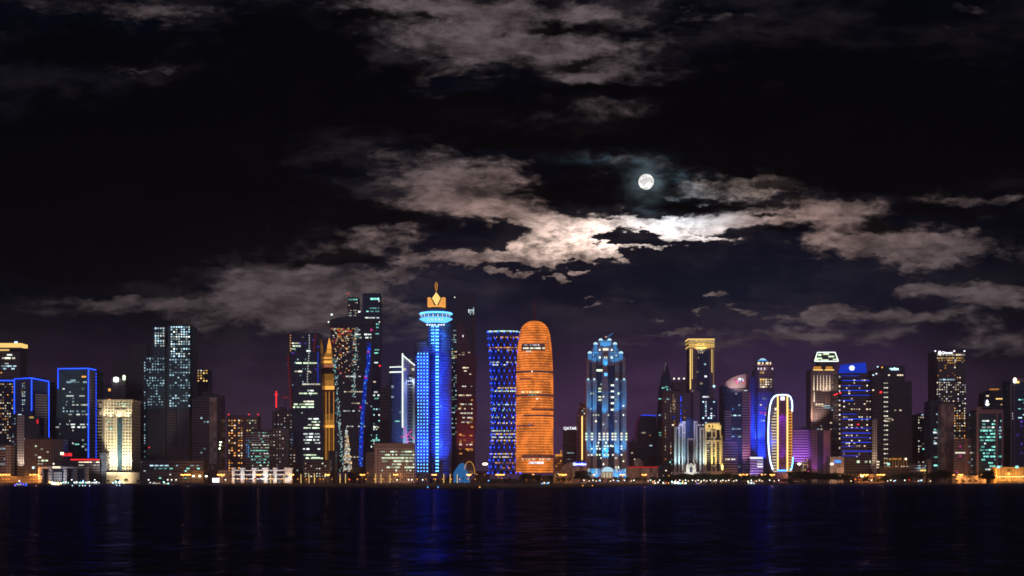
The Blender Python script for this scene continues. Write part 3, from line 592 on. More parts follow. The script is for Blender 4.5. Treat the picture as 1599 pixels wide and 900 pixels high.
for l in ([(631,667),(635,681),(638,694)], [(626,683),(636,680),(640,676),(643,672)], [(640,681),(647,686)], [(634,694),(634,690)]): b.line('neon_tube', l, em('P', 1.2, True), .5, 8)
b = Bld('office_block', 'grey office block with every floor lit pale green, in front of the white finned tower', 'building', 1990, [(584,0),(593,-3),(648,-3)], [693,693.5,694], 'pale', 26)
b.box('parapet', 584, 648, 692.5, 700, pbr('grey_wall', (.30,.27,.28), .8), -3.6, 2)
for q in (705.5, 710.5, 715.4, 720.3, 725.2, 730.0): b.rows(594, 647, q-2, q+2, 4, 1, 'G', 4, 9, .55, .85, off=-3.2, seed=int(q), gap=.4)
b.cells(594, 647, 703, 735, 4.9, 5.5, .3, 'GN', .35, .4, 1.3, off=-3.5); b.rows(626, 640, 700.5, 704.5, 4, 1, 'F', 3, 5, .4, 1.3, off=-3.4)
# blue tower with the saucer
b = Bld('saucer_tower', 'bright blue dotted tower carrying a lit saucer and a golden diamond crown', 'tower', 2020, (648,706), 540, 'bluec', body=False)
b.prism('wing_wall', [(648,3),(651,0),(670,0)], 541, 'bluec', 30); b.box('roof_block', 649, 666, 534, 541, 'conc', 3, 16)
b.lathe('round_wall', 687, [(504,17.5),(740,17.5)], 'bluec', off=22, ys=1.0, n=56)
b.lathe('upper_wall', 680, [(503,12.5),(548,12.5),(552,17)], 'bluec', off=14, n=40)
b.lathe('saucer', 680, [(486,10),(487.3,25),(488.8,26.3),(490,24)], em('D', 3.2, True), off=14); b.lathe('saucer_gallery', 680, [(490,23),(495.5,23)], 'navy', off=14)
b.lathe('saucer_base', 680, [(495.5,24),(497,26.2),(499,23),(502,17),(504,12)], em('D', 2.2, True), off=14); b.lathe('cap', 680, [(478.5,13.5),(486,15)], 'dark', off=14)
for i in range(-9, 10):
    a = i*.165
    if abs(a) < 1.5: b.piece('gallery_light', 680+math.sin(a)*23.3, 492.8, 1.7*max(.35, math.cos(a)), 4.2, em('K' if i % 2 else 'D', 1.2), 14-math.cos(a)*23.3*2020/F)
for i in range(-4, 5):
    a = i*.3; p = 680+math.sin(a)*20.5; b.poly('saucer_fin', [(p-1.6,497.6),(p+1.6,497.6),(680+math.sin(a)*15.5,502)], em('K', 1.1), 14-math.cos(a)*24*2020/F, 1)
og = em('O', 1.0, True)
b.poly('crown_wing', [(667.5,464.5),(672,464.5),(678.5,477.5),(677,478.5),(667.5,478.5)], og, 2, 18); b.poly('crown_wing', [(695,464.5),(690.5,464.5),(684,477.5),(685,478.5),(695,478.5)], og, 2, 18)
for q in (466, 469, 472, 475):
    b.line('crown_rib', [(667.8,q,0),(673.5+(q-466)*.45,q,0)], em('Y', .9), .28); b.line('crown_rib', [(694.8,q,0),(689-(q-466)*.45,q,0)], em('Y', .9), .28)
b.poly('diamond', [(681.2,456.5),(687.8,465.5),(681.5,477.5),(674.6,466)], em('Y', 1.35, True), -1, 4); b.box('crown_base', 668, 694, 477.3, 479.2, em('A', 1.2), 0, 18)
b.line('finial', [(681.2,440.5),(683,445),(682.6,450),(681.2,456),(679.9,450),(679.6,445)], em('O', .9), .42, -.5, True); b.line('finial', [(681.2,442),(681.2,456)], em('O', .5), .22, -.5)
dm = em('D', 3.0); 
for j in range(36):
    q = 552.3 + j*5.25
    for i, p in enumerate((653, 657.6, 662.2, 667.2)):
        r = 1.45 if i in (0, 3) or j % 3 else 1.6
        b.piece('facade_light', p, q, r, r*1.15, em('D', 5.0 if i in (0, 3) else 4.0), -.3)
for j in range(44):
    q = 510 + j*5.25
    o_ = 14-12.5*.918-.9 if q < 552 else 22-17.5*.918+.2
    if q < 540:
        for p in (674.3, 677): b.piece('facade_light', p, q, 1.6, 1.8, em('D', 4.0 if j % 2 else 6.0), o_)
    for p in (681.3, 684): b.piece('facade_light', p, q, 1.6, 1.9, em('D', 6.0 if j % 5 else 8.0), o_)
for i in (-3,-2,-1,0,1,2,3): b.piece('ring_light', 680+i*4.0+(1 if i > 0 else -1), 507.5, 2.6, 1.7, em('K', 2), 1.3+abs(i)*.9)
for j in range(60):
    q = 512 + j*3.9
    r_ = 17.7 if q > 552 else 13; cx_ = 687 if q > 552 else 680; oo = 22 if q > 552 else 14
    pts_ = [(cx_+math.sin(a)*r_, q+.9*math.cos(a), oo-math.cos(a)*r_*.918) for a in (.25,.5,.75,1.0,1.25,1.5)]
    b.line('ring_strip', pts_, em('B', .55 if j % 2 else 1.1), .28, -.1)
    if q > 552: b.line('ring_strip', [(672.2+1,q,3.5),(678,q+.5,-.3)], em('B', .5), .28, .2)
for p, q, e_ in ((655,748,45000),(668,748,45000),(684,748,110000),(698,748,120000)): b.spot(p, q, -22, p, 690, 4, (.02,.09,1), e_, 45)
for p, q in ((652,546),(664,546)): b.spot(p, q, -8, p, 575, 0, (.03,.15,1), 26000, 70)
for p in (672, 688): b.spot(p, 506, -16, p, 530, 6, (.05,.25,1), 30000, 70)
for p, q, e_ in ((660,690,60000),(662,600,60000),(690,640,120000),(686,570,90000)): b.spot(p, q, -34, p, q, 0, (.02,.09,1), e_, 96)
# towers behind it
b = Bld('rear_tower', 'tall dark tower with green white windows squeezed behind the blue dotted tower', 'tower', 2300, (698,716), 470, 'navy'); b.cells(705, 713, 511, 575, 3.6, 2.6, .35, 'TNC', .6, .5, .8); b.cells(705, 713, 548, 560, 3, 2.2, .8, 'GY', .6, .6, .9); b.cells(705, 713, 578, 680, 3.4, 2.8, .35, 'TGC', .6, .5, .7); b.piece('roof_beacon', 710, 464.5, 1.8, 1.8, em('W', 1.2)); b.box('beacon_post', 709.7, 710.3, 465, 471, 'dark', 0, .6)
b = Bld('faceted_tower', 'very tall dark red tower with a black top and a folded right edge', 'tower', 2240, (713,742), 500, 'maroon', body=False)
b.poly('wall', [(713,458),(741,456),(742,548),(745,560),(741.5,600),(744,640),(741,690),(742,740),(713,740)], 'maroon', 0, 34); b.poly('black_panel', [(713,458),(739.5,456.6),(739.5,560),(735,545),(727,520),(722,506),(713,500)], 'dark', -1, 2)
b.cells(731, 740, 480, 492, 3, 2.4, .6, 'CN', .6, .6, 1.3, off=-1.4); b.rows(716, 736, 549, 556, 3.4, 1, 'F', 2, 5, .35, .6); b.rows(718, 738, 572, 589, 5, 1, 'FW', 2, 5, .45, 1.0); b.rows(715, 738, 600, 730, 7, .6, 'FWA', 2, 6, .3, .7, off=-.4); b.piece('window', 723, 525, 1.8, 3.2, em('K', 1.2), -.6); b.cells(716, 738, 610, 730, 6, 6, .12, 'A', st=.6)
b.spot(728, 720, -40, 728, 610, 0, (1,.16,.18), 60000, 100)
b = Bld('shell_pavilion', 'blue lit shell shaped pavilion with an arched opening at the foot of the red tower', 'pavilion', 1990, (702,741), 714, 'navy', body=False)
sh = []; k = 1990/F
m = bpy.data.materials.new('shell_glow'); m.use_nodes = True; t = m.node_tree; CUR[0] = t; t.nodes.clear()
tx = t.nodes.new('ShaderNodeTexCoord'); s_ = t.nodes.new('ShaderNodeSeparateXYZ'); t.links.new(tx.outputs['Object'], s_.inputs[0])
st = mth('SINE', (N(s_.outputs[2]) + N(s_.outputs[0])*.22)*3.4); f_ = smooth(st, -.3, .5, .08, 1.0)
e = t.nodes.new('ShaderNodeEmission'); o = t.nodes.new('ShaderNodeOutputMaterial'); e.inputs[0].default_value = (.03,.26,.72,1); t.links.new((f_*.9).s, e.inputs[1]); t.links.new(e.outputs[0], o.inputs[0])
V, Fc = [], []
n1, n2 = 20, 12
for i in range(n1+1):
    u = i/n1; R = (10 + 8*math.sin(math.pi*min(u*.62+.12, 1)))*1.35
    for j in range(n2+1):
        a = math.pi*j/n2; cxp = 708 + u*25
        V.append((X_(cxp, 1990)-b.xc, 12 - R*math.cos(a)*.9, max(0, R*math.sin(a)*(.55+.6*math.sin(math.pi*(.15+u*.72)))+1)))
for i in range(n1):
    for j in range(n2): q = i*(n2+1)+j; Fc.append((q, q+1, q+n2+2, q+n2+1))
sh = mesh('shell', V, Fc, m, b.root, True); md_ = sh.modifiers.new('thick', 'SOLIDIFY'); md_.thickness = .8
arc = [(733+8.5*math.sin(a), 740-19*math.cos(a), -2) for a in [x_*math.pi/12 for x_ in range(-5, 7)]]
b.line('arch_rim', arc, em('A', .7), .5); b.poly('arch_opening', [(726,740)] + [(733+6.8*math.sin(a), 740-15*math.cos(a)) for a in [x_*math.pi/14 for x_ in range(-6, 7)]] + [(740,740)], 'dark', -1.6, 6)
# lattice tower
b = Bld('lattice_tower', 'waisted round tower wrapped in a diagonal lattice of small blue lights', 'tower', 2080, (761,812), 516, 'dark', body=False)
def hyp(q): u = (q-650)/134.; return 19.5 + 6.5*min(1.15, u*u*1.0) if q < 650 else 19.5 + 6.5*((q-650)/95.)**2
prof = [(q, hyp(q)) for q in range(518, 741, 6)]
b.lathe('wall', 787.5, prof, 'dark', off=24, n=60); b.lathe('lit_rim', 787.5, [(516,25),(519,25.2)], em('T', .8), off=24)
kk = 2080/F
def tor(a, q, g=.6): r = hyp(q)*kk + g; return (787.5 + math.sin(a)*(r/kk), q, 24 - math.cos(a)*r)
V, Fc = [], []
for sgn in (1, -1):
    for i in range(16):
        pts_ = []
        for j in range(23):
            q = 519 + j*10; a = 2*math.pi*i/16 + sgn*j*math.pi/16
            p_ = tor(a, q); pts_.append(b.L(p_[0], p_[1], 0)[0:1] + (p_[2],) + (b.z(q),))
        v_, f_ = tube_geo(pts_, .32, 4); n0 = len(V); V += v_; Fc += [tuple(x_+n0 for x_ in t_) for t_ in f_]
mesh('lattice', V, Fc, em('B', .45), b.root)
for j in range(23):
    q = 519 + j*10
    for i in range(16):
        a = 2*math.pi*i/16 + (j % 2)*math.pi/16
        a = math.atan2(math.sin(a), math.cos(a))
        if abs(a) > 1.62: continue
        p_ = tor(a, q, 1.0); b.piece('facade_light', p_[0], q, 1.35, 1.7, em('B', 4.0), p_[2]-.2)
rn = random.Random(11)
for (q, pr, c) in ((517.5,1,'N'),(527,.25,'A'),(543,.75,'A'),(547,.3,'F'),(566,.6,'N'),(570,.3,'N'),(592,.3,'F'),(606,.75,'Y'),(611,.9,'G'),(638,.3,'F'),(641,.35,'T'),(661,.5,'F'),(673,.9,'G'),(678,.95,'Y'),(683,.8,'N'),(688,.8,'Y'),(693,.4,'Y'),(709,.8,'Y'),(714,.6,'F'),(723,.5,'A'),(731,.5,'A'),(652,.3,'G'),(632,.4,'C')):
    for i in range(-14, 15):
        if rn.random() < pr*.8: a = i*.1; p_ = tor(a, q, .25); b.piece('window', p_[0], q, 1.9*math.cos(a), 1.9, em(c, round(rn.choice((.5,.9,1.4)), 2)), p_[2])
# bullet tower
b = Bld('bullet_tower', 'rounded bullet shaped tower glowing orange all over with dark floor bands and a thin mast', 'tower', 2030, (806,865), 498, 'dark', body=False)
m = bpy.data.materials.new('lit_screen'); m.use_nodes = True; t = m.node_tree; CUR[0] = t; B_ = t.nodes['Principled BSDF']
tx = t.nodes.new('ShaderNodeTexCoord'); s_ = t.nodes.new('ShaderNodeSeparateXYZ'); t.links.new(tx.outputs['Object'], s_.inputs[0]); x, y, z = (N(s_.outputs[i]) for i in range(3))
ang = mth('ARCTAN2', x, 28.-y); zf = mth('FRACT', z/3.75 + 20.); af = mth('FRACT', ang*13. + 20.)
dots = mth('MULTIPLY', smooth(mth('ABSOLUTE', zf-.5), .0, .32, 1, 0), smooth(mth('ABSOLUTE', af-.5), .0, .36, 1, 0))
line = smooth(mth('ABSOLUTE', zf-.5), .34, .5, 1., .28)
big = noise(N(tx.outputs['Object']), .035, 4, .6); wn_ = t.nodes.new('ShaderNodeTexWhiteNoise'); wn_.noise_dimensions = '2D'; t.links.new(vec(mth('FLOOR', ang*13.+20.), mth('FLOOR', z/3.75+20.)).s, wn_.inputs['Vector'])
stg = (smooth(big, .32, .68, .42, 1.3)*line + dots*N(wn_.outputs['Value'])*1.3)
cr = t.nodes.new('ShaderNodeMix'); cr.data_type = 'RGBA'; cr.inputs[6].default_value = (.80,.180,.020,1); cr.inputs[7].default_value = (1,.36,.08,1); t.links.new(dots.s, cr.inputs[0])
t.links.new(cr.outputs[2], B_.inputs['Emission Color']); t.links.new((stg*1.12).s, B_.inputs['Emission Strength']); B_.inputs['Base Color'].default_value = (.12,.06,.03,1); B_.inputs['Roughness'].default_value = .5
def bul(q):
    tb = [(497.5,2.5),(498.6,7),(500.2,11.5),(503,15.8),(507,19.4),(511,21.6),(519,24.2),(534,26.3),(550,27.6),(566,28.5),(581,29.2),(620,29.7),(738,29.5)]
    for (q0, h0), (q1, h1) in zip(tb, tb[1:]):
        if q <= q1: return h0 + (h1-h0)*(q-q0)/(q1-q0)
    return 29.5
prof = [(q, bul(q)) for q in (498,498.8,500,503,507,511,519,526,534,542,550,558,566,574,581,600,620,650,700,738)]
b.lathe('screen_wall', 835.3, prof, m, off=28, n=72)
kk = 2030/F
def band(q0, q1, x0, x1, name='dark_band'):
    R = bul((q0+q1)/2); a0 = math.asin(max(-1, (x0-835.3)/R)); a1 = math.asin(min(1, (x1-835.3)/R)); V, Fc = [], []; n = 24; c = X_(835.3, 2030)-b.xc
    for g in (.1, .5):
        for q in (q0, q1):
            for i in range(n+1):
                a = a0+(a1-a0)*i/n; r = bul(q)*kk+g; V.append((c+r*math.sin(a), 28-r*math.cos(a), b.z(q)))
    m_ = n+1
    for i in range(n):
        Fc += [(i,i+1,m_+i+1,m_+i), (2*m_+i,2*m_+i+1,3*m_+i+1,3*m_+i), (i,i+1,2*m_+i+1,2*m_+i), (m_+i,m_+i+1,3*m_+i+1,3*m_+i)]
    mesh(name, V, Fc, pbr('shut_floor', (.55,.30,.27), .4), b.root)
for q0, q1, x0, x1 in ((536.5,547,815,851),(578.3,582,806.4,864.5),(590.3,592.2,812,830),(615,619,806,865),(638,640.6,830,864),(647.4,650.4,818,864.5),(663.4,666,808,834),(710.5,715.5,815,864)): band(q0, q1, x0, x1)
def bw(q, x0, x1, pr, pal, st, w=1.9, h=2):
    p = x0
    while p < x1:
        if rn.random() < pr: R = bul(q); a = math.asin((p-835.3)/R); b.piece('window', p, q, w, h, em(rn.choice(pal), round(st*rn.choice((.6,1,1.3)), 2)), 28-R*kk*math.cos(a)-.75)
        p += 2.1
bw(539, 820, 842, .6, 'KC', .9); bw(544, 818, 851, .85, 'WG', 1.3); bw(612.5, 815, 845, .9, 'YG', 1.3); bw(617, 826, 845, .35, 'T', .5); bw(623, 830, 842, .6, 'W', 1.1); bw(663, 812, 828, .3, 'D', .5); bw(717.5, 816, 862, .5, 'W', 1.0); bw(723, 827, 850, .95, 'K', 1.5, 2.1, 3.4); bw(549, 820, 850, .2, 'W', .8); bw(580.3, 816, 850, .08, 'W', 1.2)
V, Fc = tube_geo([b.L(834.6, 498.5, 28), b.L(834.6, 485, 28)], .9, 8); mesh('mast', V, Fc, em('R', .07), b.root); V, Fc = tube_geo([b.L(834.6, 485, 28), b.L(834.6, 468, 28)], .5, 8); mesh('mast_tip', V, Fc, pbr('mast_paint', (.35,.05,.05), .5), b.root)
# between bullet tower and blue castle tower
b = Bld('office_tower', 'small dark tower with a white lettered roof sign, right of the bullet tower', 'tower', 2180, (880,900), 670, 'stripd'); b.text('sign_text', 'QATAR', 890, 669.3, 4.4, em('K', 1.6), bold=.15); b.box('sign_board', 880.5, 899.5, 666.8, 671.8, 'dark', -.35, .8); b.rows(881, 899, 675, 725, 5, .25, 'C', 4, 9, .25, .5)
b = Bld('slim_tower', 'slim tower with one tall yellow light strip left of the castle tower', 'tower', 2110, [(902,4),(907,0),(916,0)], [648,631,631], 'mauve'); b.line('neon_strip', [(909,650),(909,718.5)], em('Y', 2.0, True), .9); b.cells(902, 915, 640, 655, 4, 3, .3, 'TN', st=.6); b.rows(909, 915, 634, 640, 3, .9, 'F', 2, 4, .4, .6)
b = Bld('low_hall', 'low pale hall with a blue lettered sign left of the castle tower', 'building', 2000, [(878,0),(885,0),(918,0)], [730,722.5,722], 'blank', 30); b.box('sign_board', 896, 915.5, 721.5, 728, em('B', .9), -.8, .5); b.text('sign_text', 'Qoredoo', 905, 725, 4.0, em('K', 2.5), -1.2, .1); b.rows(871, 880, 738, 750, 4, .8, 'FA', 3, 6, .4, .8)
b = Bld('apartment_block', 'small brown block with an orange lit terrace beside the bullet tower', 'building', 2090, (866,879), 712, 'brown', 16); b.box('terrace', 867, 878, 709.5, 713, em('O', .8), -.8, 3); b.box('terrace_post', 875, 877, 703, 710, em('O', .5), -.8, 2); b.cells(867, 878, 714, 735, 4, 3.5, .3, 'A', st=.8)
# castle tower
b = Bld('castle_tower', 'stepped castle like tower washed in cyan blue light with domed turrets and a roof crane', 'tower', 2030, (916,978), 594, 'rose', body=False)
st_m = facade((.46,.34,.36), (.10,.07,.09), 3.4, 2.9, .45, .36); dk_m = 'navy'
b.prism('wall', [(916,3),(921,3)], 594, st_m, 36); b.prism('wall', [(921,0),(932,0)], 594, st_m, 40); b.prism('wall', [(940,-2),(950,-2)], 594, st_m, 42); b.prism('wall', [(959,0),(970,0)], 594, st_m, 40); b.prism('wall', [(970,3),(978,3)], 594, st_m, 36)
b.prism('glass_wall', [(931.5,3.5),(940.5,3.5)], 570, dk_m, 32); b.prism('glass_wall', [(949.5,3.5),(959.5,3.5)], 570, dk_m, 32); b.prism('glass_wall', [(920.3,5),(923.5,-.6),(925.5,-.6)], 594, dk_m, 5); b.prism('glass_wall', [(967,-.6),(970.5,-.6)], 594, dk_m, 4)
b.prism('upper_wall', [(917.5,6),(931,6)], 558, st_m, 26, 594.4); b.prism('upper_wall', [(960,6),(976.5,6)], 558, st_m, 26, 594.4); b.prism('glass_wall', [(920.5,5.2),(924,5.2)], 566, dk_m, 2, 594.5); b.prism('glass_wall', [(967.5,5.2),(971.5,5.2)], 566, dk_m, 2, 594.5)
b.prism('upper_wall', [(925,9),(966,9)], 544, st_m, 22, 571); b.prism('upper_wall', [(934,2),(959,2)], 541.5, 'rose', 26, 571); b.prism('upper_wall', [(941,-3),(949,-3)], 558, 'rose', 8, 594); b.prism('crown', [(935.5,4),(955.5,4)], 532, pbr('castle_stone', (.5,.42,.42), .7), 18, 541.7)
b.prism('ledge', [(915,-2.5),(932.5,-2.5)], 594, 'pale', 6, 595.6); b.prism('ledge', [(958.5,-2.5),(979,-2.5)], 594, 'pale', 6, 595.6); b.box('ledge', 916, 978, 612.5, 613.4, em('D', .35), -3.4, .8)
for p, q in ((921.3,549),(930.5,534.5),(938.5,528.5),(952.3,528.5),(960.8,534.5),(970,549)):
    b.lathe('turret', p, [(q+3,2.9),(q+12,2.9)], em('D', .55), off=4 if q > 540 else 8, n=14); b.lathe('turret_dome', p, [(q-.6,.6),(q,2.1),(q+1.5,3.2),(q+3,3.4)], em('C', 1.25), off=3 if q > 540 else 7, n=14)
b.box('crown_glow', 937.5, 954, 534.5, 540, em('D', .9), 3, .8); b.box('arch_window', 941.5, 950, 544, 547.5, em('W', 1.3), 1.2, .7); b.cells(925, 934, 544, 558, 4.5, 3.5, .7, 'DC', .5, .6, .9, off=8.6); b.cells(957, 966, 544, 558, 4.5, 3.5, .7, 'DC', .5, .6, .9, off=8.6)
for p in (936.5, 955.2):
    b.piece('window', p, 546.5, 2.4, 2.6, em('W', 1.6), 1.8); b.piece('window', p, 558.5, 2.6, 3, em('N', 1.6), 1.8)
b.piece('window', 944.3, 558.5, 1.3, 3.6, em('W', 1.2), -3.2); b.piece('window', 947.3, 558.5, 1.3, 3.6, em('W', 1.2), -3.2); b.piece('window', 936, 578.6, 9, 3, em('G', 1.8), 3.1); b.piece('window', 950.5, 568.5, 2.6, 2.8, em('N', 1.7), 3.1); b.piece('window', 946, 585, 4.6, 4.6, em('D', 2.2), -3.5)
for q in (602, 611.5, 620.5, 630, 640): b.piece('window', 956.3, q, 4.8, 2.8, em('N', 1.5), 3.1)
for q in (607, 611.5, 620, 625): b.piece('window', 936.5, q, 4.6, 2.2, em('G', 1.1), 3.1)
b.cells(917, 977, 598, 740, 4.8, 3.9, .09, 'NGW', .55, .5, 1.3, off=-2.6)
for q in (677.5, 682, 686.5): 
    for p in (915.5, 924.5, 936, 943, 948.5, 956.5, 961, 970.5, 978): b.piece('window', p, q, 3, 2.4, em(rn.choice('GWN'), 1.4), -2.6)
for q in (701, 710.5, 697): 
    for p in (924, 932, 936.5, 944.5, 949.5, 957, 970.5): 
        if rn.random() < .75: b.piece('window', p, q, 2.6, 2.4, em(rn.choice('GN'), 1.4), -2.6)
cyan = (.01,.42,.95)
for p in (918, 927, 944, 950, 964, 975): b.spot(p, 726, -8, p, 680, 0, cyan, 115000, 38)
for p in (918, 926, 944, 964, 974): b.spot(p, 655, -10, p, 620, 0, cyan, 30000, 50)
for p in (918.5, 928, 963, 974.5): b.spot(p, 594.5, 0, p, 570, 6, cyan, 16000, 40); b.piece('ledge_lamp', p, 592.6, 3.2, 3, em('C', 1.2), 2)
for p in (930, 946, 962): b.spot(p, 575, -10, p, 545, 8, cyan, 20000, 60)
b.spot(946, 545, -8, 946, 534, 4, cyan, 10000, 60)
b.prism('entrance_block', [(914,-10),(982,-10)], 732, 'rose', 10); b.lathe('entrance_dome', 948, [(729.5,2),(731,6),(734,8.4),(737,8.8)], em('C', .95, True), off=-12, n=24); b.box('entrance_arch', 939.5, 956.5, 738, 746, em('F', .6), -16, 3)
for i in range(4): b.box('entrance_column', 940.5+i*4.8, 941.6+i*4.8, 737, 747, 'pale', -17, 1)
for p in (919, 931, 963, 977): b.spot(p, 748, -18, p, 735, -10, cyan, 14000, 90); b.piece('ledge_lamp', p, 735, 3, 6, em('C', .7), -11)
b.cells(917, 980, 733, 742, 4, 4, .3, 'CAR', .5, .4, 1.2, off=-11)
V, Fc = tube_geo([b.L(947, 527.5, 6), b.L(957.5, 520.5, 6)], .4, 4); mesh('roof_crane', V, Fc, em('D', .6), b.root); b.box('roof_mast', 946, 947, 526, 533, 'conc', 6, 1); b.piece('roof_lamp', 946, 526, 2, 1.6, em('A', 1.4), 5)
# ------------------------------------------------------------------ right half
b = Bld('low_hall', 'long low hall with a pink light line between the castle tower and the spired tower', 'building', 2010, (978,1028), 729, 'blank', 30); b.box('pink_strip', 981, 1027, 729, 730.6, em('R', .55), -.6, .5); b.lathe('roof_dome', 998, [(715,1),(718,4),(722,7),(729,8)], 'blank', off=12, n=18)
b = Bld('rear_block', 'small far block with a yellow lit roof beside the castle tower', 'building', 2450, (984,995), 690, 'mauve'); b.rows(985, 994, 691, 696, 4, 1, 'Y', 3, 5, .6, 1.6); b.cells(985, 994, 700, 730, 5, 4, .25, 'F', st=.6); b.lathe('spire', 989, [(682,.3),(690,2)], 'mauve', off=8, n=8)
b = Bld('glass_tower', 'short dark glass block with a bowed left edge and a blue roof line', 'tower', 2170, (993,1025), 650, 'navy', body=False)
b.poly('wall', [(1001,649),(1024.5,650),(1025,735),(997,735),(994,700),(993.5,675),(996,657)], 'navy', 0, 28); b.line('neon_strip', [(1001,648.8,0),(1012,648.3,0),(1024.5,649.6,0)], em('B', 1.3), .6); b.line('edge_strip', [(1000,650,0),(995.7,657,0),(993.3,675,0),(994,690,0)], em('P', .15), .4); b.rows(996, 1016, 674, 681, 4, 1, 'FA', 3, 8, .5, .5, off=-.4); b.rows(1012, 1022, 694, 700, 4, 1, 'C', 3, 5, .4, .7, off=-.4)
b = Bld('spired_tower', 'dark glass tower tapering to a pair of pointed spires', 'tower', 2140, (1025,1051), 604, 'navy', body=False)
b.poly('wall', [(1032,604),(1050,604),(1050,740),(1024.5,740),(1027,690),(1029.5,640)], 'navy', 0, 30); b.poly('upper_wall', [(1035,586),(1046,586),(1050,604),(1032,604)], 'navy', 2, 22); b.poly('spire', [(1038.6,565),(1040.2,575),(1040.5,587),(1034.5,587)], 'dark', 4, 4); b.poly('spire', [(1041.8,568),(1046.5,587),(1040.9,587)], 'dark', 6, 4)
for q in (604.5, 606, 616, 623, 636, 676, 680): b.piece('window', 1030+rn.uniform(0,14), q, rn.uniform(3, 7), 1.7, em('T', round(rn.choice((.5,.9)), 2)), -.4)
b.line('edge_strip', [(1039.6,566,3),(1037,580,3)], em('K', .2), .3); b.cells(1028, 1049, 606, 738, 5, 4, .12, 'TCF', st=.5, off=-.4)
b = Bld('apartment_tower', 'distant apartment tower with four rooftop lamps in a row', 'tower', 2500, (1051,1076), 596, 'mauve'); 
for p in (1052.5, 1060, 1068, 1075): b.piece('roof_lamp', p, 591.5, 2.6, 2.3, em('W', 1.7)); b.box('lamp_post', p-.4, p+.4, 592, 597, 'conc', 0, .8)
b = Bld('mirror_tower', 'broad bronze mirrored tower with blue and orange streaks right of the spired tower', 'tower', 2090, [(1036,6),(1051,0),(1078,2)], [611,611,615], 'mauve', 34)
b.cells(1038, 1047, 616, 625, 3, 2.6, .8, 'CT', .8, .8, 1.0); b.cells(1050, 1054, 616, 640, 3, 2.6, .6, 'AF', .5, .7, .7); b.cells(1062, 1065, 618, 660, 3, 2.6, .55, 'B', .7, .8, 1.4); b.cells(1050, 1056, 640, 660, 5, 4, .6, 'B', .9, .8, .9); b.rows(1038, 1052, 662, 666, 4, 1, 'W', 9, 14, .45, 1.2)
for p in (1047.5, 1053, 1069, 1039): b.cells(p-1, p+1, 625, 738, 5, 2, .4, 'AFW', .7, .6, .45)
b.cells(1045, 1050, 716, 738, 4, 3, .6, 'TGF', .8, .6, .8)
b = Bld('gold_frame_tower', 'tall mauve tower framed by a golden cornice and golden vertical light strips', 'tower', 2150, (1076,1115), 530, 'mauve', 34)
gm = em('Y', 1.0, True)
for q0, q1, s_ in ((529,531,1.2),(534.5,536.5,.6),(541,542.5,.9)): b.box('cornice', 1074.5, 1116, q0, q1, em('Y', s_, True), -2.5, 34)
b.box('cornice_wall', 1075, 1115.5, 531, 544.5, pbr('gold_stone', (.55,.42,.18), .5), -1.8, 30)
for i in range(20): b.piece('cornice_light', 1076.5+i*2, 538.8, 1.2, 2.2, em('Y', 1.2), -2.0); b.piece('cornice_light', 1077+i*2, 533, 1.0, 1.6, em('F', .8), -2.0)
b.spot(1095, 548, -12, 1095, 535, 0, (1,.75,.3), 18000, 110)
b.box('gold_strip', 1077.3, 1079, 545, 608, em('Y', 1.3, True), -1, .8); b.box('gold_strip', 1080.2, 1081.6, 545, 592, em('Y', .9), -1, .8); b.box('gold_strip', 1111, 1112.4, 545, 582, em('Y', .9, True), -1, .8); b.box('gold_strip', 1114, 1114.7, 545, 604, em('Y', .35), -1, .8)
b.box('glass_strip', 1089, 1107, 546, 735, 'navy', -.5, .8); b.cells(1089, 1099, 545, 560, 4, 3.2, .55, 'F', .6, .5, .8, off=-.7); b.cells(1086, 1112, 560, 735, 6, 6, .08, 'FC', st=.5, off=-.7); b.rows(1094, 1107, 618, 623, 4, 1, 'K', 6, 10, .6, 1.5, off=-.7); b.piece('window', 1102, 588, 3.5, 2.6, em('K', 1.6), -.9); b.piece('window', 1115, 603.5, 3.4, 3.6, em('C', 1.5), -.9); b.piece('window', 1084, 611.5, 6, 2.6, em('W', .9), -.9)
b = Bld('slab_tower', 'plain reddish slab tower standing before the gold framed tower', 'tower', 2110, [(1078,3),(1083,0),(1093,0)], [614,610,611], 'rose', 20)
b = Bld('office_tower', 'dark blue tower dotted with cold white windows behind the yellow lit arcade block', 'tower', 2120, (1094,1120), 623, 'navy'); b.cells(1096, 1119, 626, 665, 3.6, 4.2, .36, 'CK', .6, .6, 1.3)
def gothic(x0, x1, tops, label, col, key, w):
    b = Bld('arched_building', label, 'building', 2010, (x0,x1), 700, 'bluec', body=False)
    stone = pbr('pale_stone', (.55,.52,.50), .65); gl_ = facade((.20,.19,.20), (.015,.02,.035), 3.2, 40., .62, 1.0)
    return b, stone, gl_
b, stone, gl_ = gothic(1053, 1100, 0, 'pale blue lit arcaded building stepping up to a dark glass centre', 0, 0, 0)
b.prism('wall', (1053,1100), 668, gl_, 26); b.prism('glass_core', [(1071,-2),(1077,-6),(1083,-2)], [654,649,656], 'navy', 22)
b.prism('wall', (1060.5,1092), 660, gl_, 24, 668)
for a, c, q in ((1053,1056.3,669),(1059.3,1061.8,664),(1064.8,1067,659),(1068.5,1070,659),(1083.5,1085.5,659),(1086.5,1089,663),(1092.5,1095,668),(1098,1100,672)): b.prism('pier', [(a,-3.5),(c,-3.5)], q, stone, 5)
for a, c, q in ((1053,1061.8,667),(1060,1067,662),(1065,1070.5,658),(1083.5,1089.5,658),(1087,1095,662.5),(1092.5,1100,668)): b.prism('arch_head', [(a,-4)], [q], stone) if 0 else b.box('arch_head', a, c, q, q+3.2, stone, -4, 6)
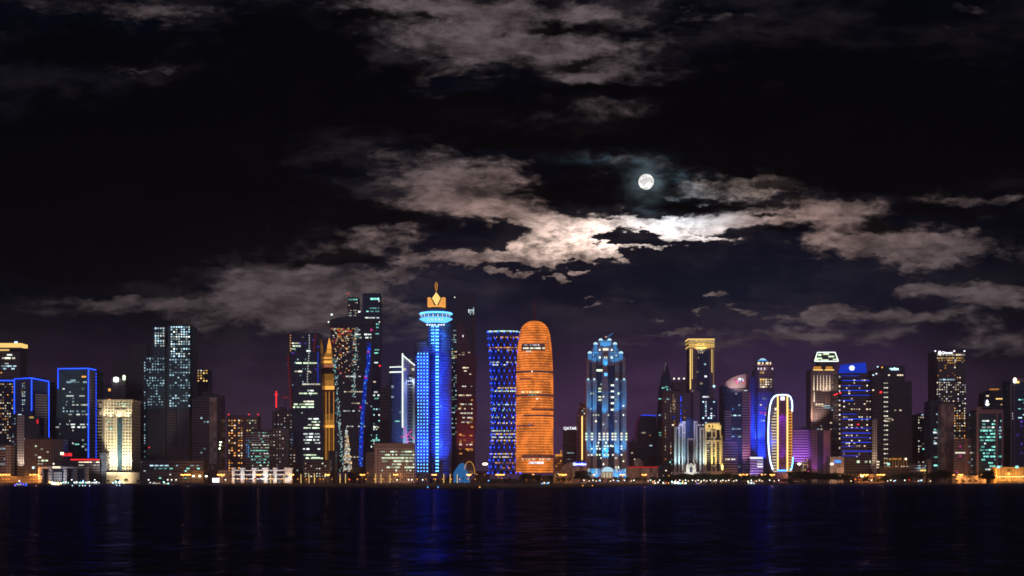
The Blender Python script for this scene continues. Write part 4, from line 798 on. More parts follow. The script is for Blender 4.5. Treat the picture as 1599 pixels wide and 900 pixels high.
b.box('centre_bay', 1075, 1083.5, 686, 738, 'dark', -7, 5); b.box('pier', 1073.6, 1075.3, 685, 738, stone, -8, 6); b.box('pier', 1082.3, 1084.2, 685, 738, stone, -8, 6); b.box('arch_head', 1073.6, 1084.2, 684.5, 687.5, stone, -8.4, 3)
b.poly('porch', [(1071.5,738),(1071.5,727),(1074,723),(1075.5,727),(1078,723.5),(1080.5,723.5),(1083,727),(1084.5,723),(1087,727),(1087,738)], stone, -12, 6); b.poly('porch_arch', [(1077,738),(1077,731),(1079,728),(1081.5,731),(1081.5,738)], 'dark', -12.4, 2)
b.cells(1066.5, 1073, 690, 725, 3.2, 3, .8, 'D', .9, .7, .5, off=-.4); b.cells(1061, 1073, 674, 690, 4, 5, .4, 'DW', .8, .4, .5, off=-.4)
b.box('base', 1052, 1101, 737, 742, stone, -9, 8)
for p in (1054.5, 1060.5, 1066, 1094, 1099): b.spot(p, 741, -16, p, 705, -2, (.55,.9,1), 26000, 42)
b.spot(1079, 745, -34, 1079, 730, -10, (.9,.95,.85), 20000, 60); b.spot(1070, 660, -26, 1075, 670, 0, (.45,.5,1), 14000, 90)
b, stone, gl_ = gothic(1101, 1129, 0, 'arcaded building lit warm yellow with a glowing top, beside the pale blue one', 0, 0, 0)
cs = pbr('cream_stone', (.62,.56,.42), .7)
b.prism('wall', (1102,1126), 662, gl_, 24); b.box('top_wall', 1102.5, 1124, 660.5, 671, cs, -3, 10); b.box('lit_top', 1104, 1122, 662, 669, em('Y', 1.1, True), -3.5, .5); b.box('top_opening', 1106, 1109, 664, 668, 'dark', -3.9, .5); b.box('top_opening', 1112, 1113.6, 664, 668, 'dark', -3.9, .5)
for a, c, q in ((1101,1103.4,662),(1110.5,1113,672),(1116.5,1119,672),(1124,1126,664),(1126.5,1128,680)): b.prism('pier', [(a,-3.5),(c,-3.5)], q, cs, 5)
b.box('arch_head', 1101, 1113, 671, 674.5, cs, -4, 6); b.box('arch_head', 1113, 1119, 672, 675, cs, -4, 6); b.box('floor_band', 1102, 1127, 687.5, 690, cs, -4.2, 4); b.box('base', 1101, 1129.5, 736, 742, cs, -9, 8); b.poly('buttress', [(1126,738),(1126,728),(1127.7,723),(1129.7,728),(1130,738)], cs, -9, 5)
for p in (1102.5, 1107, 1112, 1117.5, 1124, 1128): b.spot(p, 741, -15, p, 705, -2, (1,.75,.25), 26000, 42)
for p in (1106, 1121): b.spot(p, 676, -14, p, 664, -3, (1,.8,.3), 5000, 70)
b.cells(1104, 1110, 678, 730, 4, 3, .35, 'WFN', .7, .5, .6, off=-.4); b.cells(1113.5, 1116, 678, 730, 4, 3, .5, 'FW', .7, .5, .7, off=-.4); b.rows(1119.5, 1124, 690, 730, 4, .4, 'W', 2, 4, .3, .5, off=-.4)
b = Bld('office_block', 'striped low block with one row of white windows right of the yellow arcade', 'building', 2040, (1128,1152), 690, 'strip', 26); b.box('parapet', 1128, 1150, 689.5, 694, 'rose', -1, 3); b.rows(1131, 1150, 715.5, 719.5, 4, 1, 'W', 2, 4, .5, 1.1)
b = Bld('apartment_block', 'small pinkish banded block before the logo tower', 'building', 2100, (1132,1142), 640, facade(*FA['strip']), 14); b.spot(1137, 735, -20, 1137, 690, 0, (1,.45,.55), 20000, 40)
b = Bld('logo_tower', 'dark blue tower with a quarter round pale crown bearing a lit logo', 'tower', 2130, (1128,1160), 605, 'navy', 34, body=False)
b.prism('wall', [(1128,3),(1135,0),(1160,0)], [602,605,606], 'navy', 34)
arc = [(1130.5,602)] + [(1168-37*math.cos(a*.0175), 605-20.5*math.sin(a*.0175)) for a in (12,24,36,48,60,72,82,90)] + [(1168,606.5),(1140,606.5)]
b.poly('crown', arc, pbr('crown_panel', (.42,.34,.33), .6), -1, 20); b.poly('crown_back', [(1165,584),(1170,584),(1170,607),(1165,607)], 'maroon', -1.8, 24); b.box('mast', 1165.2, 1165.8, 576, 585, 'conc', 4, .6)
for p, q, ww, hh, c in ((1155,592.5,4,4,'K'),(1149.5,595,1.2,3,'P'),(1152,596,2,1,'K'),(1151.5,597.6,3,1.6,'P'),(1159,592,2.4,1.4,'K'),(1161,597.6,4,1,'R'),(1158,595,2,1.2,'B'),(1147.5,594.5,1.6,1.2,'P'),(1160.5,594.5,1.4,2.6,'K')): b.piece('logo_piece', p, q, ww, hh, em(c, 1.5), -1.2)
b.box('round_opening', 1139.4, 1140.7, 592, 595.6, 'dark', -1.4, .5); b.spot(1150, 612, -22, 1150, 596, 0, (1,.7,.65), 16000, 80)
b.prism('stair_tower', [(1159.5,-4),(1171.5,-4)], 612, facade((.40,.32,.36), (.02,.02,.04), 3.9, 400., .45, 1.0), 30); b.box('roof_stripe', 1148, 1171, 607.5, 609, 'pale', -4.5, 5); b.box('roof_stripe', 1153, 1171, 610.5, 612, 'pale', -4.6, 5); b.piece('window', 1164, 610, 5, 1.4, em('K', .8), -4.8)
b.rows(1137, 1157, 647, 653, 4, 1, 'C', 2, 5, .5, 1.1); b.rows(1134, 1158, 655, 690, 6, .6, 'CT', 2, 5, .4, .6); b.cells(1137, 1158, 612, 735, 6, 5, .08, 'CD', st=.6); b.spot(1165, 742, -24, 1165, 690, -4, (1,.4,.6), 70000, 45); b.line('edge_strip', [(1171.4,613,-4.2),(1171.4,735,-4.2)], em('P', .3), .35)
b = Bld('domed_tower', 'ornate tower with a blue dome, yellow lit upper windows and blue lower half', 'tower', 2170, (1180,1209), 573, 'bluec', body=False)
b.prism('wall', [(1183,0),(1203,0)], 574, 'mauve', 30); b.prism('wall', [(1179,4),(1209,4)], 578, 'mauve', 26); b.prism('wing_wall', [(1170,6),(1183,6)], 588, 'bluec', 20); b.prism('wall', [(1183,-2),(1205,-2)], 612, 'bluec', 30)
b.lathe('dome', 1192.5, [(559.4,.8),(560.3,4),(562,6.6),(563.5,7.6)], em('D', .9, True), off=10, n=24); b.lathe('dome_light', 1192.5, [(559.2,.6),(559.9,3.6),(561.4,5.6)], em('C', 1.2), off=8.5, n=20); b.lathe('drum', 1192.5, [(564,10.5),(570,11)], 'mauve', off=12, n=28); b.box('balustrade', 1178, 1208, 569.6, 571, 'rose', -1, 20); b.box('mast', 1192.2, 1192.8, 551, 560, 'conc', 8, .6)
for p in (1184,1186,1191,1197,1199,1203): b.piece('window', p, 567.5, 1.9, 3.6, em('F', 1.4), .6)
for p in (1184, 1188.5, 1194, 1206): b.piece('window', p, 576, 1.6, 3, em('K', 1.2), -.4)
b.cells(1186, 1198, 580.5, 587.5, 3.4, 3.8, .97, 'Y', .75, .7, 1.3, off=-.4); b.cells(1186, 1198, 591, 606.5, 3.8, 4.1, .98, 'YF', .75, .65, 1.2, off=-.4); b.cells(1198, 1206, 591, 606, 3.8, 4, .8, 'F', .6, .4, .8, off=-.4); b.cells(1186, 1199, 643, 650, 3.4, 3.6, .95, 'FP', .6, .6, 1.1, off=-2.4); b.cells(1187, 1199, 655, 660, 4, 4, .9, 'C', .6, .5, 1.1, off=-2.4); b.cells(1186, 1200, 620, 640, 5, 4, .2, 'CW', st=.6, off=-2.4)
b.spot(1192, 735, -30, 1192, 690, 0, (.03,.08,1), 250000, 50); b.spot(1197, 680, -40, 1192, 660, 0, (.03,.10,1), 130000, 80); b.spot(1176, 735, -30, 1176, 680, 0, (.03,.08,1), 100000, 40); b.spot(1192, 582, -14, 1192, 570, 0, (1,.7,.5), 6000, 70)  # blue spots added to stand in for the oval tower's neon spill
b = Bld('low_block', 'small violet white striped block with a lit roof edge beside the oval neon building', 'building', 2010, (1171,1192), 715, 'strip', 20); b.box('roof_light', 1171.5, 1191, 713.8, 717, em('K', 1.2), -1, 6); b.rows(1180, 1191, 719, 731, 4, 1, 'K', 10, 12, .45, 1.2); b.spot(1178, 748, -18, 1178, 730, 0, (.3,.2,1), 22000, 80)
# oval neon building
b = Bld('oval_tower', 'oval tower outlined in white blue neon with gold light strips and glowing balconies', 'tower', 1990, (1199,1239), 617, 'mauve', body=False)
b.poly('wall', [(1211,618.5),(1231,618),(1236,625),(1237.5,640),(1238,700),(1237.5,738),(1208,738),(1203,715),(1201,680),(1202,650),(1205,632)], 'mauve', 2, 34)
b.prism('centre_wall', [(1213,-4),(1230.5,-4)], 619, facade((.20,.09,.24), (.10,.05,.14), 3.9, 3.2, .6, .8), 12)
nb = em('L', 4.5, True); na = em('Y', 1.9, True)
V = [(1213,617.5),(1209,619.5),(1205,625),(1202.3,634),(1200.6,650),(1199.8,670),(1199.8,690),(1201,708),(1203.2,722),(1206.8,734)]
b.line('neon_arc', [(p,q,-3) for p,q in V], nb, 1.0); b.line('neon_arc', [(p,q,-3) for p,q in ((1213,617.5),(1222,616.6),(1230,617.2),(1234,619.5),(1236.6,626),(1237.3,634),(1237,643))], nb, .9); b.line('neon_arc', [(p,q,-3) for p,q in ((1238.2,714),(1238,722),(1236.3,731),(1234,735))], em('D', 6, True), .8)
for p in (1214.5, 1229.5): b.line('gold_strip', [(p,618,-4.5),(p,736,-4.5)], na, 1.15)
j = 0; q = 640.0
while q < 736:
    xl = 1206.5 + 5*max(0, (655-q)/15) + (0 if q < 690 else (q-690)*.06)
    b.box('balcony', xl-1, 1213, q, q+1.7, em('F', .85, True), -2.5, 4); b.box('balcony', 1231.5, 1236.3, q, q+1.6, em('A', .9), -2.5, 4); q += 4.55; j += 1
b.box('lit_sign', 1219, 1225.3, 619.5, 625.3, em('K', 1.8), -4.8, .6); b.box('balcony_lamp', 1210, 1213, 637, 640, em('W', 1.4), -2.5, 2); b.line('gold_strip', [(1236.4,640,-2),(1236.4,735,-2)], em('A', .9), .45)
b.box('base_light', 1214, 1229, 733.6, 736.4, em('D', 2.2), -7, 2); b.spot(1222, 736, -16, 1222, 690, -4, (.45,.08,1), 45000, 40); b.spot(1222, 640, -18, 1222, 660, -4, (.5,.1,1), 16000, 60)
b.spot(1196, 690, -18, 1190, 680, 60, (.03,.10,1), 70000, 110)  # added spot imitating the neon's blue spill onto the domed tower
b.cells(1216, 1228, 700, 732, 7, 5, .12, 'K', st=.7, off=-4.4)
b = Bld('office_block', 'violet lit low block with striped floors right of the oval neon building', 'building', 2070, (1238,1268), 670, 'strip', 30); b.cells(1250, 1264, 716, 738, 4, 3, .5, 'FA', .6, .5, .8); b.cells(1258, 1264, 726, 738, 4, 3, .6, 'P', .7, .5, 1.2); b.spot(1250, 730, -30, 1250, 700, 0, (.5,.15,1), 90000, 70)
b = Bld('office_block', 'dark violet double slab between the violet low block and the trapezoid crowned tower', 'building', 2050, (1267,1296), 671, 'mauve', 26, body=False); b.prism('wall', (1267,1276), 671, 'mauve', 24); b.prism('wall', (1276,1286), 671.5, 'dark', 22); b.prism('wall', (1286,1297), 672, 'rose', 20); b.cells(1269, 1285, 680, 735, 6, 5, .08, 'D', st=.6); b.spot(1275, 748, -20, 1275, 715, 0, (.6,.1,.8), 26000, 60)
b = Bld('crowned_tower', 'beige tower with gold uplit ribs and a white glowing trapezoid crown', 'tower', 2140, (1266,1307), 577, 'mauve', 34)
b.poly('crown', [(1276.5,550),(1304,550),(1309.5,564.5),(1272,564.5)], 'grid', 2, 22)
for l in ([(1276.5,550.5),(1304,550.5)], [(1272,564.3),(1309,564.3)], [(1276.5,550.5),(1272,564.3)], [(1304,550.5),(1309.2,564.3)]): b.line('crown_strip', [(p,q,2) for p,q in l], em('N', 1.6, True), .8)
for p, q, ww, hh in ((1279,560,9,2.4),(1280,554.5,5,3),(1290,553,9,2.4),(1298,557,9,2.2),(1304,561.3,7,1.6),(1275.5,562,5,2),(1288,562.3,12,1.4)): b.piece('crown_light', p, q, ww, hh, em('G', 1.3), 1.4)
b.prism('neck', [(1279,2),(1303,2)], 564, 'dark', 22, 578)
for a, c in ((1272,1282.5),(1290,1300)): b.box('penthouse', a, c, 572.5, 577, em('A', .6, True), -.5, 8); b.box('penthouse_light', a-2, c+2.5, 577, 578.6, em('Y', 1.3), -1, 2)
for p in (1271, 1276.5, 1281.3, 1286, 1291, 1295.8, 1302.4): b.poly('uplight_streak', [(p-1.1,609.8),(p+1.1,609.8),(p+.45,600),(p+.12,586),(p-.12,586),(p-.45,600)], em('F', 1.2), -.8, .5)  # glowing wedges shaped like streaks of light thrown up the wall
for p in (1271.5,): b.poly('uplight_streak', [(p-1.3,628),(p+1.3,628),(p+.4,612),(p-.4,612)], em('F', 1.1), -.9, .5)
for p in (1275, 1279.5, 1284): b.piece('window', p, 631.8, 3, 2.6, em('F', 1.2))
b.box('pale_panel', 1289, 1297, 616, 632, 'rose', -.6, .8); b.rows(1282, 1304, 632, 648, 3.4, 1, 'C', 3, 6, .45, .5); b.cells(1270, 1305, 648, 735, 5, 5, .12, 'CF', st=.5); b.box('pilaster', 1266, 1269, 580, 735, 'rose', -1.2, 1.2); b.box('pilaster', 1304, 1307, 580, 735, 'rose', -1.2, 1.2)
b.spot(1272, 660, -22, 1272, 640, 0, (1,.75,.5), 30000, 80); b.spot(1290, 612, -12, 1290, 600, 0, (1,.75,.5), 9000, 100)
b = Bld('blue_crown_tower', 'dark tower topped by a glowing blue slanted panel bearing a white disc', 'tower', 2060, [(1309,6),(1313,0),(1356,0),(1361,6)], [583,583,581,581], 'stripd', 34, body=False)
b.prism('wall', [(1309,6),(1313,0),(1356,0),(1361,6)], [583,583,581,581], 'stripd', 34, None, None, (0,1))
b.poly('roof_panel', [(1311,582.5),(1314.5,570),(1351.5,566),(1353.5,582.5)], em('B', .55, True), -1, 8); b.lathe('white_disc', 1330, [(571,.1),(571.6,2.6),(573,3.8),(575,4.3),(577,3.8),(578.4,2.6),(579,.1)], em('K', 1.5), off=-1, n=24, ys=.15)
for i, q in enumerate((587,594.5,602.5,610,617.5,625.5,647,654.5,669,676.5,683.5,691,697.5,704.8,712)): b.line('blue_line', [(1315,q,0),({0:1341,2:1346,5:1333,6:1338,8:1361,12:1334,14:1342}.get(i,1358+i*.2),q,0)], em('B', 1.3 if i % 2 else .8), .45)
b.cells(1316, 1360, 588, 720, 4.1, 4.0, .21, 'FWF', .6, .45, 1.1); b.cells(1309, 1313, 585, 718, 7.4, 4, .95, 'FK', .5, .4, 1.3, off=1); b.rows(1324, 1362, 719, 724, 4.5, 1, 'G', 3, 5, .8, 1.2)
for p, q in ((1306.5,615.5),(1303.3,617),(1312,614),(1340,663)): b.piece('red_lamp', p, q, 2.6, 2, em('R', 2), -3)
b = Bld('fin_wall', 'thin pale vertical slab lit from its foot right of the blue crowned tower', 'tower', 2070, (1362,1369.5), 655, 'pale', 24); b.spot(1364, 742, -9, 1364, 700, 0, (1,.75,.45), 46000, 34); b.cells(1368, 1375, 719, 734, 4.5, 6, .95, 'F', .8, .55, 1.2, off=-1)
b = Bld('dark_tower', 'wide very dark tower with a short cyan sign and one central column of white windows', 'tower', 2120, (1362,1413), 573, 'stripd', body=False)
b.prism('wall', (1362,1385), 578, 'stripd', 30); b.prism('wall', [(1378,-1),(1413,-1)], 571, 'dark', 34, None); b.text('sign_text', 'ezdan', 1396, 576.2, 4.6, em('C', 2.4), -1.8, .2); b.piece('roof_lamp', 1408, 575, 4, 3, em('A', 2.4))
b.rows(1384, 1412, 584, 588, 4, 1, 'YF', 2, 3, .6, 1.1, gap=1.4, off=-1.2)
for i in range(20):
    q = 598.5+i*7.35
    if q < 735: b.piece('window', 1381.5, q, 2.6, 1.8, em('W', round(rn.choice((.5,.9,1.2)), 2)), -1.3); b.piece('window', 1385.2, q, 2.6, 1.8, em('W', round(rn.choice((.4,.9,1.2)), 2)), -1.3)
b.rows(1393, 1408, 639, 644, 4, 1, 'F', 2, 4, .5, .9, off=-1.2); b.rows(1390, 1400, 654, 658, 4, 1, 'F', 2, 4, .4, .7, off=-1.2); b.rows(1379, 1393, 652, 660, 4, 1, 'F', 2, 4, .5, .8, off=-1.2); b.rows(1380, 1408, 715, 719, 4, 1, 'A', 2, 4, .4, .8, off=-1.2)
for p, q, c in ((1370.5,573,'C'),(1377.5,574,'A'),(1363.5,586,'C'),(1368.5,584,'K'),(1363.5,609.5,'F')): b.piece('roof_lamp', p, q, 2.4, 2, em(c, 1.5), -1)
b.piece('red_lamp', 1375.5, 612.8, 3.6, 2.6, em('R', 2.2), -1); b.piece('red_lamp', 1419.3, 612.8, 4, 3.4, em('R', 2.2), 8); b.prism('side_wall', (1412,1424), 596, 'dark', 20, None); b.piece('window', 1387, 725, 4, 3, em('T', 1.8), -1.6)
b = Bld('flagpole_building', 'low building with a row of thin lit masts on its forecourt', 'building', 2030, (1378,1424), 729, 'brown', 20)
for i in range(9): p = 1381+i*4.3; b.box('mast', p, p+.55, 714+(i % 3), 731, em('A', .35), -4, .5)
b.rows(1379, 1420, 727, 731, 3, 1, 'F', 2, 4, .4, .7); b.piece('roof_lamp', 1414.5, 717, 3, 3, em('F', 2), -5)
b = Bld('apartment_tower', 'slender dim tower with tiny dotted windows and pale lamps on its roof edge', 'tower', 2160, (1427,1452), 648, 'dark'); b.cells(1433, 1451, 650, 735, 4.1, 3.4, .33, 'WFN', .45, .45, .7); b.rows(1429, 1450, 646.5, 650, 3, 1, 'C', 2, 4, .5, 1); b.rows(1437, 1451, 699.5, 703.5, 4, 1, 'T', 12, 14, .6, .9)
b = Bld('low_block', 'low white striped block with a warm entrance in front of the slender dim tower', 'building', 2000, (1424,1446), 724, 'strip', 18); b.rows(1427, 1446, 726, 737, 3.4, 1, 'C', 3, 6, .4, .8); b.box('entrance', 1437, 1446, 733.5, 736, em('Y', 1.3), -.8, 1); b.prism('stair_tower', (1449,1453.5), 717, 'conc', 14)
b = Bld('rooftop_sign_tower', 'tall dark tower full of small square windows with a lit white sign on the roof', 'tower', 2140, [(1460,4),(1464,0),(1494,0),(1508,6)], [549,549,549,551], 'grid', 34)
b.cells(1463, 1506, 552.5, 557.5, 3.7, 2.3, .8, 'FFW', .7, .7, 1.1); b.cells(1463, 1506, 557.5, 565, 3.7, 2.3, .7, 'YAF', .7, .65, .7); b.cells(1463, 1490, 565, 592, 4, 3.8, .12, 'A', st=.5); b.rows(1463, 1494, 591.5, 595, 3.2, 1, 'C', 3, 5, .7, .8, gap=2); b.cells(1462, 1508, 596, 632, 3.6, 3.6, .48, 'FWK', .5, .5, .8); b.cells(1489, 1507, 560, 600, 4, 4, .3, 'AF', .5, .5, .8); b.cells(1489, 1508, 632, 690, 3.9, 3.8, .62, 'FWA', .5, .5, .85)
b.text('sign_text', 'Qinvest', 1479, 551.2, 4, em('K', 2.2), -.7, .1); b.lathe('sign_disc', 1467, [(548,.2),(549,2),(551.5,2.7),(554,2),(555,.2)], em('K', 2), off=-1, n=16, ys=.2)
for p in (1460.5, 1490, 1506): b.piece('roof_beacon', p, 548.5, 2.2, 2, em('K', 2.2))
b = Bld('office_tower', 'dark block with bright teal windows at the foot of the rooftop sign tower', 'tower', 2080, (1453,1473), 626, 'navy'); b.cells(1457, 1472, 645, 735, 4.2, 4.2, .14, 'CT', st=.7); b.rows(1457, 1464, 669, 730, 4.3, .6, 'TN', 3, 5, .6, 1.1); b.rows(1467, 1472.5, 655, 730, 4.3, .85, 'T', 2.5, 4.5, .6, 1.2)
b = Bld('slab_tower', 'plain brownish grey slab with a centre groove in front of the rooftop sign tower', 'tower', 2060, [(1470,0),(1478.5,0),(1490,0)], 631, 'blank', 22); b.box('groove', 1478, 1478.9, 631, 742, 'dark', -.25, .5)
b = Bld('office_block', 'brown block crossed by one bright white window band', 'building', 2030, (1489,1525), 685, 'maroon', 22, body=False); b.prism('wall', (1489,1508), 685, 'mauve', 22); b.prism('wall', (1508,1525), 685, 'mauve', 20); b.box('pier', 1507.5, 1511, 684, 742, 'rose', -1, 2); b.rows(1488, 1507.5, 705.3, 709.5, 4, 1, 'W', 18, 20, .6, 1.5, off=-.4); b.rows(1511, 1525.5, 705.3, 709.5, 4, 1, 'W', 12, 14, .6, 1.3, off=-.4); b.cells(1511, 1524, 690, 738, 5, 5, .12, 'C', st=.5, off=-.3); b.cells(1492, 1505, 690, 738, 5, 5, .1, 'P', st=.5, off=-.3)
b = Bld('apartment_tower', 'striped balcony tower behind the bright band block', 'tower', 2180, (1507,1526), 647, 'strip'); b.cells(1508, 1525, 646, 690, 5, 5, .12, 'CF', st=.6); b.rows(1510, 1524, 646, 650, 4, 1, 'C', 2, 4, .5, 1)
b = Bld('office_block', 'office block with a pale frame and rows of teal lit windows near the right edge', 'building', 2010, (1525,1567), 640, 'teal', 30); b.box('frame', 1525, 1528.5, 641, 742, 'rose', -1.5, 2); b.box('frame', 1555, 1558, 645, 742, 'rose', -1.5, 2); b.box('frame', 1564, 1567, 644, 742, 'rose', -1.5, 2); b.box('frame', 1525, 1567, 640, 646, 'rose', -1.8, 2); b.box('roof_block', 1525, 1533, 636, 641, 'rose', -1, 12)
b.rows(1530, 1554, 655, 738, 5.05, .97, 'TTN', 2, 6, .48, 1.1, off=-.4); b.rows(1559, 1564, 655, 738, 5.05, .7, 'TC', 2, 4, .5, 1.0, off=-.4)
b = Bld('office_tower', 'dark tower with a small lit emblem and yellow window rows behind the teal office block', 'tower', 2170, (1536,1577), 617, 'stripd', body=False); b.prism('wall', (1536,1550), 614, 'stripd', 24); b.prism('wall', [(1546,-1),(1577,-1)], 610, 'dark', 30); b.rows(1551, 1575, 621, 625, 4, 1, 'Y', 3, 7, .5, 1.3, off=-1.2); b.rows(1561, 1577, 630, 634, 4, 1, 'Y', 3, 6, .45, 1.3, off=-1.2); b.piece('window', 1542, 618.5, 4, 1.8, em('F', 1.4)); b.box('roof_light', 1547, 1560, 607, 609, em('O', .5), 2, 6)
b.poly('emblem', [(1541.5,624),(1544,627),(1543,629),(1545,632),(1541.5,634.5),(1538.5,632),(1540,629),(1539.5,627)], em('K', 1.8), -1.5, .6); b.poly('emblem', [(1543.5,629.5),(1545.8,631),(1543.5,634)], em('G', 1.3), -1.9, .5)
b = Bld('apartment_tower', 'tower of stacked pale balconies between the teal office block and the right edge', 'tower', 2080, (1567,1583), 665, facade((.46,.40,.34), (.03,.03,.035), 3.4, 400., .52, 1.0), 24); b.spot(1575, 740, -16, 1575, 705, 0, (1,.75,.4), 26000, 50)
b = Bld('glass_tower', 'dark glass tower at the right edge with a pale corner frame and teal window bands', 'tower', 2050, (1578,1625), 594, 'navy', 34); b.box('frame', 1578, 1579.6, 600, 728, 'rose', -1, 1.5); b.box('frame', 1583, 1584.8, 600, 735, 'rose', -1, 1.5); b.box('parapet', 1582, 1625, 591, 597, 'rose', -1.2, 8); b.lathe('round_light', 1584, [(590,.6),(591,2.4),(594.5,3),(598,2.4),(599,.6)], em('W', 2.0, True), off=-2, n=16, ys=.4); b.piece('roof_lamp', 1589, 597, 5, 3.4, em('Y', 1.5), -2)
b.rows(1586, 1601, 608, 655, 4.7, .65, 'TC', 3, 8, .38, 1.0); b.rows(1580, 1583, 640, 656, 4, .9, 'K', 1, 3, .5, .8); b.cells(1586, 1601, 655, 730, 7, 6, .15, 'CV', st=.5)
b = Bld('pavilion', 'low golden lit hall strung with lights at the right edge of the shore', 'pavilion', 1950, (1555,1612), 731, pbr('warm_plaster', (.6,.42,.22), .7), 22)
b.box('roof', 1554, 1613, 729.5, 731.6, pbr('warm_plaster', (.6,.42,.22), .7), -3, 26); b.box('light_rail', 1555, 1612, 745.6, 746, 'brown', -2.5, .4)
for i in range(26): b.piece('string_light', 1556+i*2.1, 744.8, 1.3, 1.3, em('Y', 3.0), -2.8)
for i in range(14): b.box('pillar', 1556.5+i*4.1, 1557.4+i*4.1, 733, 752, pbr('warm_plaster', (.6,.42,.22), .7), -2.2, 1.2)
for p in (1562, 1578, 1594): b.spot(p, 751, -14, p, 738, 0, (1,.50,.12), 7000, 110)
for p, c in ((1559,'T'),(1588,'T')): b.piece('roof_lamp', p, 729.5, 4, 3.4, em(c, 2.2), -4)
b.piece('roof_lamp', 1575, 740, 4, 3.4, em('A', 2.6), -4); b.rows(1556, 1600, 748, 752, 4, 1, 'FA', 2, 4, .4, 1.3, off=-3)
# small buildings in the gaps along the shore
def lowb(x0, x1, top, m, lab, D=2060, wins=None, cat='building', name='low_block'):
    b = Bld(name, lab, cat, D, (x0,x1), top, m, 20)
    if wins: b.cells(x0+1, x1-1, top+3, 745, 4, 4.4, wins[0], wins[1], .5, .4, 1.0)
    return b
b = Bld('display_hall', 'white lit hall of boxy frames behind the palms left of the waisted tower', 'building', 1975, (362,456), 731, 'pale', body=False)
b.box('back_wall', 364, 453, 736, 755, 'stripd', 6, 8); wh = pbr('white_paint', (.8,.8,.78), .6)
for a, c in ((362,366),(376,381),(394,399),(411,418),(427,432),(445,456)): b.poly('post', [(a-1.5,730.5),(c+1.5,730.5),(c,735),(c,755),(a,755),(a,735)], wh, 0, 5)
for q in (734, 740.5, 747): b.box('beam', 362, 456, q, q+1.6, wh, 1, 3)
for p in (370, 388, 405, 414, 430, 449): b.spot(p, 754, -14, p, 742, 0, (.85,.95,1), 4500, 90)
for p, q, ww, hh in ((414,744,7,12),(396,744,3,6),(449,746,7,10),(430,745,4,6)): b.piece('lit_panel', p, q, ww, hh, em('N', .9), 4)
lowb(474, 515, 719, 'stripd', 'low dark block with round lit windows at the foot of the waisted tower', 1990, (.55,'GW')); lowb(513, 524, 704, 'dark', 'narrow black stub building at the foot of the golden spire tower', 2040)
lowb(571, 584, 706, 'conc', 'small grey block left of the pale green office block', 2030, (.1,'A')); lowb(741, 764, 736, 'brown', 'far low brown block between the red tower and the lattice tower', 2300, (.3,'AR'))
lowb(-20, 62, 744, 'brown', 'long low wall of brown shops at the left edge', 1960, (.06,'A')); lowb(1028, 1056, 726, 'conc', 'small grey block at the foot of the mirrored tower', 2060, (.3,'AF')); lowb(340, 362, 735, 'conc', 'small grey kiosk block near the tall mast', 1990, (.25,'WC'))
b = lowb(1296, 1318, 713.5, 'blank', 'small plain beige block with a blue oval sign', 2010); b.box('sign_board', 1303, 1313, 718.4, 723.6, em('B', .8), -.5, .4); b.text('sign_text', 'CBQ', 1308, 721, 3.6, em('D', 2.2), -.9, .1); b.spot(1300, 748, -26, 1300, 735, 0, (1,.6,.4), 9000, 90)
lowb(1452, 1456, 690, 'dark', 'thin black sliver building beside the slender dim tower', 2150); lowb(864, 882, 735, 'brown', 'low dark shops beside the bullet tower base', 1985, (.3,'AW')); lowb(1112, 1132, 730, 'rose', 'small pink block between the yellow arcade and the striped block', 2060)
lowb(1340, 1380, 741, 'brown', 'low shop row with warm windows below the blue crowned tower', 1975, (.5,'AFR')); lowb(1494, 1540, 743, 'blank', 'long low pale kiosk row near the round dark tree on the right', 1955, (.4,'FA'))
# ------------------------------------------------------------------ naming what stands in front of what
def behind(p):
    c = [t_ for t_ in BL if t_[0] <= p <= t_[1]] or BL
    return min(c, key=lambda t_: (t_[2] + abs((t_[0]+t_[1])/2-p)*8))[3]
def short(ph):
    w_ = ph.split(); out_ = []
    for x_ in w_:
        if x_ in ('with','whose','carrying','and','beside','behind','standing','near','under','in','at','right','left','below','between','washed','framed','outlined','tapering','topped','stepping','crossed','before','strung','glowing','wrapped') and len(out_) >= 2: break
        out_.append(x_.strip(','))
    return ' '.join(out_[:5])
ORD = ['first','second','third','fourth','fifth','sixth','seventh','eighth','ninth','tenth','eleventh','twelfth','thirteenth','fourteenth','fifteenth']
def label_run(items, noun, prep='before'):      # items: list of (px, object); each gets a label of its own
    by = {}
    for p, o_ in sorted(items, key=lambda t_: t_[0]): by.setdefault(behind(p), []).append(o_)
    used_ = {}
    for ph, os_ in by.items():
        s_ = short(ph)
        if s_ in used_: s_ = ' '.join(ph.replace(',', '').split()[:7])
        used_[s_] = 1
        for i, o_ in enumerate(os_):
            o_['label'] = (f'{ORD[i]} {noun} from left {prep} the {s_}' if len(os_) > 1 else f'only {noun} {prep} the {s_}')
def copy_tree(root, loc, rz=0, sc_=1.0):
    r = root.copy(); C.objects.link(r); r.location = loc; r.rotation_euler = (0, 0, rz); r.scale = (sc_,)*3
    for ch in list(root.children):
        c = ch.copy(); C.objects.link(c); c.parent = r
    return r
def gpos(p, D): return (X_(p, D), D, GZ)
